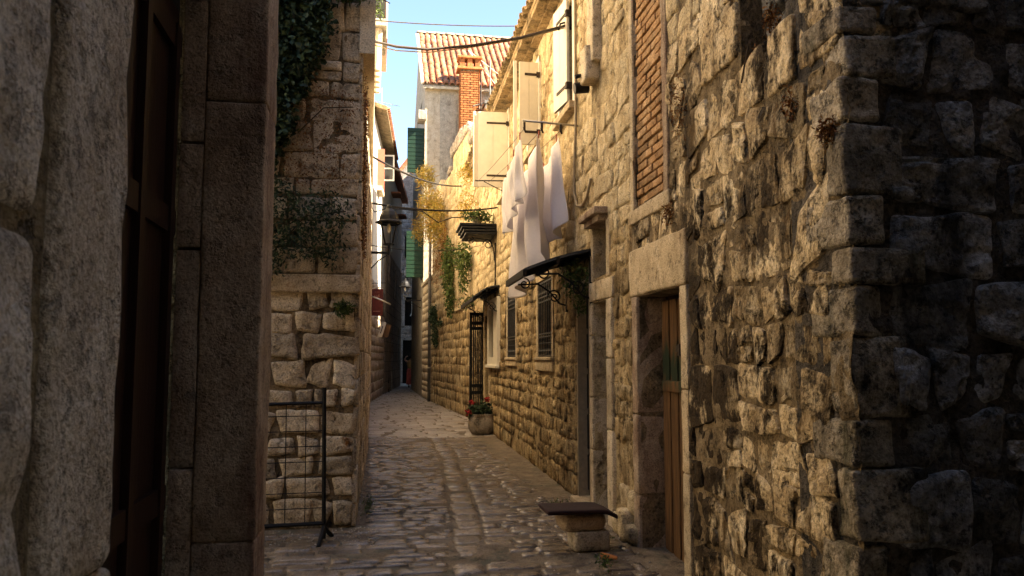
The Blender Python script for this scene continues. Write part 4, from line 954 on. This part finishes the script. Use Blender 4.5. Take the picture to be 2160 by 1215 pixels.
# conduit, downpipe, cables
obj('conduit', tube([FR.w(*p) for p in [(8.70, .03, 6.2), (8.70, .03, 4.2), (8.78, .03, 3.75), (8.82, .03, 3.45), (8.68, .03, 3.26), (8.42, .03, 3.21), (8.20, .03, 3.26), (8.02, .03, 3.42)]], .016, 8), M['conduit'], None, True, 'beige conduit pipe curving down the wall right of the washing', 'conduit')
for k, z in enumerate((5.6, 4.8, 4.0, 3.62)): pass
dp = FC.empty('downpipe', 'tall grey downpipe at the edge of the pale ashlar wall', 'downpipe')
obj('pipe', tube([(LC - .02, .10, 0.02), (LC - .02, .10, 7.5)], .055, 10), M['zinc'], dp, True)
for z in (1.2, 3.0, 4.6, 6.4): obj('clamp', lathe([(.066, z), (.066, z + .05)], 10, (LC - .02, .10, 0)), M['alu'], dp)
c1 = [(-.16, 8.9, 6.6), (-.15, 9, 5.7), (-.13, 9, 5.42), (-.08, 9, 5.26), (.02, 9, 5.13), (.25, 9, 5.09), (.6, 9, 5.08), (1.1, 9, 5.16), (1.7, 9, 5.30), (2.28, 9, 5.50)]
cable('thick_cable', 'thick bundled cable sagging across the top of the alley', c1, .016, M['cable'])
cable('thin_cable', 'thin second cable lashed just below the thick one', [(a, b + .02, z - .025 - .015 * sin(i)) for i, (a, b, z) in enumerate(c1[3:])], .007, M['conduit'])
ins = FR.empty('wall_hook', 'iron cable hook on the wall above the white shutter', 'hook')
obj('hook', join([tube([(9.0, .0, 5.55), (9.0, .14, 5.5), (9.0, .16, 5.42)], .012), box(8.94, 9.06, -.01, .03, 5.46, 5.6)]), M['iron'], ins)
cable('power_line', 'thin line at the very top running from the left wall to the eaves', sag((.0, 15.2, 8.02), (3.3, 15.2, 8.16), .05), .011, M['cable'])
cable('black_cable', 'black cable slanting from the left wall to the ivy wall', sag((-.03, 14.0, 5.07), FC.w(2.6, .0, 6.45), .16), .020, M['blackcable'])
cable('black_cable', 'black cable crossing just above the near street lantern', sag((-.03, 13.9, 4.22), FR.w(15.85, .0, 4.58), .10), .018, M['blackcable'])
cable('black_cable', 'looping black wire hanging under the lantern-height cable', [(-.03, 14, 4.2), (.05, 14, 4.08), (.3, 14, 4.16), (.9, 14.3, 4.17), (1.2, 14.6, 4.03), (1.5, 15, 4.2), (2.0, 15.4, 4.30), (2.4, 15.7, 4.25)], .010, M['blackcable'])
cable('thin_wire', 'thin wire crossing below the near street lantern', sag((-.03, 14, 3.50), FR.w(19.0, 0, 4.25), .12), .007, M['blackcable'])
cable('wall_wire', 'black wire running down the left wall edge beside the lantern', [(-.05, 13.4, 7.4), (-.04, 13.45, 6.0), (-.06, 13.4, 5.0), (-.03, 13.4, 4.2), (-.05, 13.45, 3.3), (-.03, 13.4, 2.4)], .012, M['blackcable'])

# street lanterns
def lantern(label, loc, arm, sc):
    t = thing('street_lantern', label, 'lantern', loc, 0, 'street lanterns on wall brackets')
    s = sc
    obj('roof', tr(lathe([(.235, .37), (.235, .39), (.17, .42), (.155, .50), (.12, .57), (.06, .62), (.045, .63), (.045, .67), (.02, .70)], 8), None), M['iron'], t)
    cg = []
    for k in range(4):
        a = pi / 4 + k * pi / 2; cg.append(tube([(.085 * cos(a), .085 * sin(a), 0), (.185 * cos(a), .185 * sin(a), .37)], .013, 4))
    cg += [tube([(.09 * cos(a), .09 * sin(a), .0) for a in np.linspace(0, 2 * pi, 9)], .013, 4), tube([(.19 * cos(a), .19 * sin(a), .36) for a in np.linspace(0, 2 * pi, 9)], .013, 4)]
    obj('cage', join(cg), M['iron'], t)
    obj('lamp', lathe([(.015, .20), (.03, .24), (.03, .32), (.015, .36)], 8), M['creamw'], t)
    obj('stem', join([tube([(0, 0, .01), (0, 0, -.16)], .022), lathe([(.045, -.02), (.03, .0), (.05, .02)], 8)]), M['iron'], t)
    obj('bracket', join([box(min(0, arm), max(0, arm), -.018, .018, -.17, -.13), tube([(arm, 0, -.45), (arm * .5, 0, -.28), (0.02, 0, -.16)], .012), box(arm - .015, arm + .015, -.03, .03, -.5, -.05)]), M['iron'], t)
    t.scale = (sc,) * 3
    return t
lantern('black street lantern on the left wall, nearer and larger of two', (.30, 14.0, 3.52), -.32, 1.0)
lantern('far black street lantern hanging over the dark end of lane', (1.40, 33.0, 4.07), .62, 1.05)

# green-black mesh barrier
bar = thing('mesh_barrier', 'black metal mesh barrier panel standing in front of the ivy house', 'barrier', (-.36, 7.2, 0))
obj('post', tube([(0, 0, .02), (-.02, 0, 1.30)], .018, 8), M['iron'], bar); obj('post', tube([(-1.5, 0, .02), (-1.5, 0, 1.22)], .018, 8), M['iron'], bar)
obj('rail', tube([(-.015, 0, 1.17), (-1.5, 0, 1.14)], .016), M['iron'], bar); obj('rail', tube([(0, 0, .15), (-1.5, 0, .12)], .018), M['iron'], bar)
for k in range(7): obj('wire', tube([(-.005, 0, .28 + k * .13), (-1.5, 0, .26 + k * .13)], .004, 4), M['iron'], bar)
for k in range(9): obj('wire', tube([(-.16 - k * .165, 0, .14), (-.17 - k * .165, 0, 1.16)], .004, 4), M['iron'], bar)
for x in (0, -1.5): obj('foot', join([tube([(x, 0, .12), (x - .03, -.25, .005)], .02), tube([(x, 0, .12), (x + .06, .18, .005)], .02)]), M['iron'], bar)

# stool: maroon board on two stones
st = thing('stone_stool', 'maroon board laid on two stacked rough stones by the doorway', 'stool', (1.74, 6.55, 0.0))
obj('lower_stone', rblock(-.10, .20, -.14, .14, 0.0, .165, .025, .008, 8, 3, 8), M['potstone'], st, True)
obj('upper_stone', rblock(-.20, .17, -.15, .15, .16, .31, .06, .012, 8, 4, 7), M['jamb'], st, True)
V, F = rblock(-.33, .25, -.19, .19, .31, .345, .014, .002, 8, 5); V[:, 2] -= .05 * np.clip((V[:, 0] - .12) / .13, 0, 1) ** 1.5
obj('seat_board', (V, F), M['stool'], st, True)
sd_ = thing('terracotta_shard', 'small orange terracotta shard lying on the ground by the stool', 'shard', (1.80, 6.22, .018))
obj('piece', tr(tube([(0, 0, .0), (.04, -.02, .0), (.11, -.07, -.004)], [.028, .024, .012], 8), None), M['terra'], sd_)

# flower pot with geraniums
fp = thing('stone_planter', 'round carved stone planter standing against the wall', 'planter', (2.28, 16.55, -.0))
obj('bowl', lathe([(.15, 0), (.20, .02), (.245, .08), (.272, .16), (.276, .24), (.262, .32), (.24, .385), (.25, .40), (.25, .42), (.20, .42), (.19, .34)], 32), M['potstone'], fp, True)
obj('carved_ring', tube([(-.12 + .062 * cos(a), -.25 + .01 * cos(a), .28 + .062 * sin(a)) for a in np.linspace(0, 2 * pi, 17)], .012, 6), M['potstone'], fp, True)
gp = fol('geranium', 'dark leafy geranium with red flowers in the stone planter', 'plant', np.concatenate([blob((2.28, 16.55, .52), (.28, .22, .13), 460), blob((2.04, 16.45, .45), (.08, .08, .12), 70)]), .07, M['ivy'], [[(2.33, 16.75, .38), (2.15, 16.65, .6)], [(2.33, 16.75, .38), (2.4, 16.75, .66)]], droop=.1, asp=.8)
for (x, y, z) in ((2.06, 16.42, .66), (2.37, 16.46, .72), (2.0, 16.4, .46)):
    obj('flower', leaves(blob((x, y, z), (.06, .05, .05), 40) - np.array(gp.location), .05, rgv, 0, .9), M['flower'], gp)

# ivy and weeds on the left house
def lx(px): return -.18 + (px - 752) * .0046
def lz(py): return 5.04 - py * .00453
def scatter(poly, n, depth, edge=0.0):
    W_ = [(lx(a), lz(b)) for a, b in poly]; xs = [p[0] for p in W_]; zs = [p[1] for p in W_]; out = []
    while len(out) < n:
        x = rgv.uniform(min(xs), max(xs)) + rgv.normal() * edge; z = rgv.uniform(min(zs), max(zs)) + rgv.normal() * edge
        if in_poly(x, z, W_): out.append((x + rgv.normal() * edge, 7.70 - abs(rgv.normal()) * depth, z + rgv.normal() * edge))
    return np.array(out)
IVY = [(470, -60), (705, -60), (702, 50), (712, 70), (690, 110), (697, 132), (668, 160), (662, 200), (642, 230), (622, 265), (642, 290), (612, 330), (600, 372), (470, 390)]
fol('ivy', 'dense dark ivy hanging down the upper left corner of the block house', 'ivy', scatter(IVY, 9500, .12, .02), .06, M['ivy'], [[(lx(600), 7.68, lz(-50)), (lx(590), 7.66, lz(150)), (lx(600), 7.68, lz(350))]], asp=.8)
BU = [(540, 395), (600, 385), (650, 440), (715, 425), (748, 462), (735, 500), (715, 510), (745, 540), (715, 562), (742, 584), (690, 570), (640, 560), (600, 602), (540, 605)]
fol('wall_bush', 'dark straggling bush growing above the stone ledge of the block house', 'bush', scatter(BU, 2600, .12, .035), .05, M['ivy'], [[(lx(590), 7.70, lz(560)), (lx(660), 7.60, lz(480)), (lx(740), 7.55, lz(470))]], asp=.4)
DR = [(655, 195), (752, 205), (755, 260), (752, 415), (700, 420), (640, 415), (600, 400), (628, 320), (640, 270)]
fol('dry_creeper', 'rusty brown withered creeper clinging to the block house beside the ivy', 'creeper', scatter(DR, 1300, .012, .02), .026, M['dry'], [[(lx(750), 7.70, lz(240)), (lx(690), 7.70, lz(245)), (lx(640), 7.70, lz(300))]])
sidep = np.stack([-.09 + rgv.random(1500) * .03, rgv.uniform(7.75, 9.0, 1500), rgv.uniform(2.6, 4.3, 1500)], 1)
fol('corner_creeper', 'rusty withered creeper strip on the alley corner of the block house', 'creeper', sidep, .03, M['dry'], [[(-.08, 7.9, 2.6), (-.08, 8.2, 4.2)]])
fol('ledge_fern', 'small green fern tuft under the stone ledge', 'fern', blob((lx(738), 7.66, lz(668)), (.10, .06, .07), 220), .06, M['shrub'], [[(lx(745), 7.72, lz(680)), (lx(730), 7.62, lz(660))]], asp=.25, droop=.1)
fol('roof_weed', 'green weeds trailing over the top corner of the block house', 'weed', np.concatenate([blob((lx(745), 7.62, lz(-5)), (.25, .14, .10), 420), blob((.0, 8.3, 5.25), (.12, .4, .12), 160)]), .07, M['shrub'], [[(lx(745), 7.7, lz(-30)), (.15, 7.9, 5.1)]], asp=.25)
# plants on the ochre wall
def onC(s, o, z, r, n, fill=.5): return blob(FC.w(s, o, z), r, n, fill)
fol('golden_broom', 'golden yellow broom bush billowing from the top of the ivy wall', 'bush', np.concatenate([onC(6.6, .40, 6.6, (.45, 1.3, .55), 1500), onC(5.5, .35, 5.8, (.35, 1.0, .8), 1200), onC(7.6, .55, 5.9, (.45, .7, .5), 500)]), .15, M['gold'], [[FC.w(6.4, 0, 5.5), FC.w(6.6, .6, 7.0)], [FC.w(6.0, 0, 5.2), FC.w(6.8, .8, 6.5)]], asp=.16, droop=-.2)
fol('golden_grass', 'tuft of dry golden grass below the upper green shutter', 'grass tuft', onC(8.6, .35, 8.0, (.35, .6, .5), 500), .22, M['gold'], [[FC.w(8.6, 0, 7.5), FC.w(8.6, .5, 8.5)]], asp=.10, droop=-.5)
fol('red_creeper', 'reddish golden creeper hanging down the middle of the ivy wall', 'creeper', np.concatenate([onC(5.0, .15, 4.9, (.15, .9, .9), 900), onC(6.4, .2, 4.6, (.2, .5, .8), 500)]), .09, M['dry'], [[FC.w(5.2, 0, 5.6), FC.w(5.0, .1, 4.0)]], asp=.2)
fol('hanging_ivy', 'dark green ivy curtain hanging on the ivy wall left of the plant shelf', 'ivy', np.concatenate([onC(3.9, .18, 4.3, (.2, .55, .9), 1100), onC(3.7, .15, 3.3, (.15, .35, .6), 400)]), .10, M['shrub'], [[FC.w(3.9, 0, 5.2), FC.w(3.8, .1, 2.9)]])
fol('hanging_ivy', 'dark ivy tassel hanging directly below the plant shelf', 'ivy', np.concatenate([onC(.7, .25, 4.15, (.25, .55, .45), 800), onC(.8, .2, 3.6, (.15, .35, .4), 250)]), .09, M['shrub'], [[FC.w(.7, 0, 4.6), FC.w(.8, .1, 3.4)]])
fol('hanging_ivy', 'small dark ivy patch low on the ivy wall beside the downpipe', 'ivy', np.concatenate([onC(7.9, .12, 3.0, (.15, .5, .5), 500), onC(7.4, .1, 2.3, (.12, .3, .4), 300), onC(6.3, .1, 2.7, (.1, .2, .15), 80)]), .10, M['ivy'], [[FC.w(8, 0, 3.4), FC.w(7.5, .1, 2.0)]])
fol('eave_weed', 'dry weeds growing under the far end of the shuttered house eaves', 'weed', np.concatenate([blob(FR.w(19.3, .25, 6.1), (.3, .5, .4), 500), blob(FR.w(19.6, .3, 5.3), (.25, .4, .5), 400)]), .10, M['gold'], [[FR.w(19.3, 0, 6.2), FR.w(19.5, .2, 5.2)]], asp=.25)
for k, (s, o, z, r, lab) in enumerate([(4.30, -.05, 3.28, .12, 'rusty dead weed under the big ledge block of the rubble house'), (3.75, .03, 2.86, .10, 'rusty dead weed hanging near the dark corner of the rubble house'), (5.35, .05, 3.35, .16, 'tall strip of rusty dead weed beside the bricked-up window'), (4.0, .0, 3.42, .10, 'wisp of dead weed on the broken ledge top'), (5.62, .04, 2.62, .09, 'small dead weed at the foot of the brick panel'), (3.40, .04, 2.62, .07, 'dead weed tuft on the corner edge of the rubble house')]):
    fol('dead_weed', lab, 'weed', blob(FR.w(s, o, z), (.05, r * .7, r * (2.0 if k == 2 else 1)), 200), .032, M['dry'], [[FR.w(s, 0, z + r), FR.w(s, .05, z - r)]], 'dead weeds on the rubble house', asp=.35)
for k, (x, y, lab) in enumerate([(1.98, 6.7, 'green weed tuft at the wall foot behind the stool'), (1.75, 5.95, 'tiny green weed in the dirt in front of the stool'), (1.95, 8.3, 'weeds in the cobbles before the iron door'), (0.02, 8.6, 'weeds along the foot of the left alley wall')]):
    fol('ground_weed', lab, 'weed', blob((x, y, .04), (.08 if k != 2 else .16, .08 if k < 3 else .6, .05), 90 if k < 2 else 160), .035, M['shrub'], [[(x, y, 0), (x + .03, y, .08)]], 'ground weeds', droop=-.4, asp=.35)

# far things: red sign, arm, folded awning, chair, person, antenna
sg = thing('hanging_sign', 'maroon hanging sign with small pale lettering on the left wall', 'sign', (.05, 25.0, 2.82))
obj('board', rblock(0, .34, -.02, .02, .03, .86, .02, 0, 4, 1), M['sign'], sg)
obj('edge', join([tube([(.02, -.01, .87), (.12, -.01, .905), (.24, -.01, .905), (.34, -.01, .86)], .014, 5), box(.0, .16, -.03, .03, -.005, .03)]), M['creamw'], sg)
for k in range(3):
    a = np.linspace(0, 2 * pi, 11)[:-1]; poly = [((.014 if i % 2 == 0 else .006) * cos(t + pi / 2) + .10 + k * .055, (.014 if i % 2 == 0 else .006) * sin(t + pi / 2) + .76) for i, t in enumerate(a)]
    v, f = prism(poly, 0, .006); obj('star', (np.stack([v[:, 0], -.021 - v[:, 2], v[:, 1]], 1), f), M['signtxt'], sg)
obj('script_lettering', join([tube([(.07 + .16 * q / 16, -.023, .62 + .035 * sin(q * 1.3)) for q in range(17)], .007, 4), tube([(.16 + .06 * q / 6, -.023, .60 + .10 * q / 6) for q in range(7)], .007, 4)]), M['signtxt'], sg)
obj('small_lettering', join([box(.05 + k * .036, .07 + k * .036, -.026, -.02, .155, .185) for k in range(6)]), M['signtxt'], sg)
obj('hanger', tube([(-.05, 0, 1.03), (.42, 0, 1.05)], .010), M['iron'], sg)
ar = obj('awning_arm', tube([(-.04, 22, 3.25), (.3, 22, 3.12), (.55, 22, 3.0)], .022, 6), M['alu'], None, True, 'grey folded awning arm reaching out from the left wall', 'awning arm')
fa = thing('wall_lamp_box', 'pale slanted box lamp hanging below the maroon sign', 'lamp', (.24, 26.0, 2.25))
obj('front', tr(rblock(0, .14, -.03, .03, 0, .5, .01, 0, 3, 1), rotm('y', .30)), M['cream'], fa); obj('slot', tr(box(.05, .075, -.04, -.03, .12, .36), rotm('y', .30)), M['iron'], fa)
obj('side', tr(rblock(.02, .2, .05, .12, 0, .42, .01, 0, 3, 1), rotm('y', .25), (.14, 0, 0)), M['doorold'], fa)
chr_ = thing('lounge_chair', 'dark navy garden armchair on thin metal legs at lane end', 'chair', (.60, 38.6, 0))
obj('seat', rblock(-.30, .30, -.30, .28, .40, .48, .03, .004, 5, 1), M['navy'], chr_); 
obj('backrest', tr(rblock(-.30, .30, -.04, .04, 0, .56, .03, .004, 5, 2), rotm('z', .9) @ rotm('x', -.2), (-.2, .15, .46)), M['navy'], chr_)
for x, y in ((-.28, -.28), (.28, -.28), (-.28, .26), (.28, .26)): obj('leg', tube([(x * .8, y * .8, .42), (x * 1.15, y * 1.1, 0.01)], .014), M['iron'], chr_)
obj('armrest', tube([(.30, -.28, .4), (.33, -.28, .62), (.33, .25, .62), (.3, .26, .4)], .016), M['iron'], chr_); obj('armrest', tube([(-.30, -.28, .4), (-.33, -.28, .62), (-.33, .25, .62), (-.3, .26, .4)], .016), M['iron'], chr_)
obj('floor_bar', tube([(-.36, -.3, .02), (.36, -.3, .02)], .014), M['iron'], chr_)

def skin_body(name, pts, edges, mat, parent, root=0):
    me = bpy.data.meshes.new(name); me.from_pydata([p[:3] for p in pts], edges, []); o = bpy.data.objects.new(name, me); COL.objects.link(o); o.parent = parent; me.materials.append(mat)
    o.modifiers.new('skin', 'SKIN'); sk = me.skin_vertices[0].data
    for i, p in enumerate(pts): sk[i].radius = (p[3], p[4] if len(p) > 4 else p[3]); sk[i].use_root = (i == root)
    o.modifiers['skin'].use_smooth_shade = True
    md = o.modifiers.new('sub', 'SUBSURF'); md.levels = 2; md.render_levels = 2
    return o
pe = thing('person', 'person in a long coral skirt and ochre top with both hands raised to dark hair', 'person', (2.20, 44.0, 0))
P_ = [(0, 0, .92, .15, .11), (0, 0, 1.10, .12, .09), (0, 0, 1.32, .16, .10), (0, 0, 1.43, .06, .06), (0, -.01, 1.50, .05, .05), (0, -.01, 1.60, .085, .095), (0, 0, 1.66, .06, .07),
      (-.18, 0, 1.38, .055), (-.33, -.03, 1.48, .045), (-.24, -.02, 1.66, .034), (-.15, .02, 1.68, .03), (.18, 0, 1.38, .055), (.33, -.03, 1.48, .045), (.24, -.02, 1.66, .034), (.15, .02, 1.68, .03),
      (-.09, 0, .80, .085), (-.09, -.02, .46, .06), (-.09, .02, .08, .042), (-.09, -.10, .035, .035), (.09, 0, .80, .085), (.10, .06, .46, .06), (.10, .12, .08, .042), (.10, .02, .035, .035)]
skin_body('body', P_, [(0, 1), (1, 2), (2, 3), (3, 4), (4, 5), (5, 6), (2, 7), (7, 8), (8, 9), (9, 10), (2, 11), (11, 12), (12, 13), (13, 14), (0, 15), (15, 16), (16, 17), (17, 18), (0, 19), (19, 20), (20, 21), (21, 22)], M['skin'], pe)
def wavy(prof, n=24, k=7, amp=.06):
    V, F = lathe(prof, n); a = np.arctan2(V[:, 1], V[:, 0]); g = np.clip((1.05 - V[:, 2]) / .9, 0, 1); f = 1 + amp * g * np.sin(k * a); V[:, 0] *= f; V[:, 1] *= f * .8; return V, F
obj('skirt', wavy([(.15, 1.04), (.19, .95), (.21, .80), (.215, .5), (.23, .16)]), M['skirt'], pe, True)
obj('top', wavy([(.05, 1.47), (.15, 1.43), (.205, 1.36), (.20, 1.25), (.165, 1.10), (.17, 1.02)], 20, 2, .0), M['top'], pe, True)
obj('hair', join([tr(lathe([(.03, -.11), (.09, -.08), (.115, 0), (.11, .06), (.07, .11), (.02, .13)], 12), None, (0, .02, 1.62)), tr(lathe([(.02, 0), (.08, .05), (.09, .25), (.06, .32)], 10), None, (0, .08, 1.28))]), M['hair'], pe, True)
obj('shoe', rblock(-.13, -.05, -.17, .06, .0, .07, .03, 0, 3, 1), M['hair'], pe); obj('shoe', rblock(.06, .14, -.06, .17, .0, .07, .03, 0, 3, 1), M['hair'], pe)
an = thing('roof_antenna', 'thin roof antenna with crossbars above the white shutter house', 'antenna', (.35, 33.5, 10.6))
obj('mast', tube([(0, 0, 0), (0, 0, 2.3)], .014, 5), M['alu'], an)
obj('boom', tube([(-.5, 0, 1.75), (.75, 0, 1.55)], .014, 5), M['alu'], an); obj('boom', tube([(-.5, 0, 1.35), (.45, 0, 1.22)], .012, 5), M['alu'], an)
for k in range(8): obj('element', tube([(-.45 + k * .15, -.25, 1.74 - k * .024), (-.45 + k * .15, .25, 1.74 - k * .024)], .007, 4), M['alu'], an)
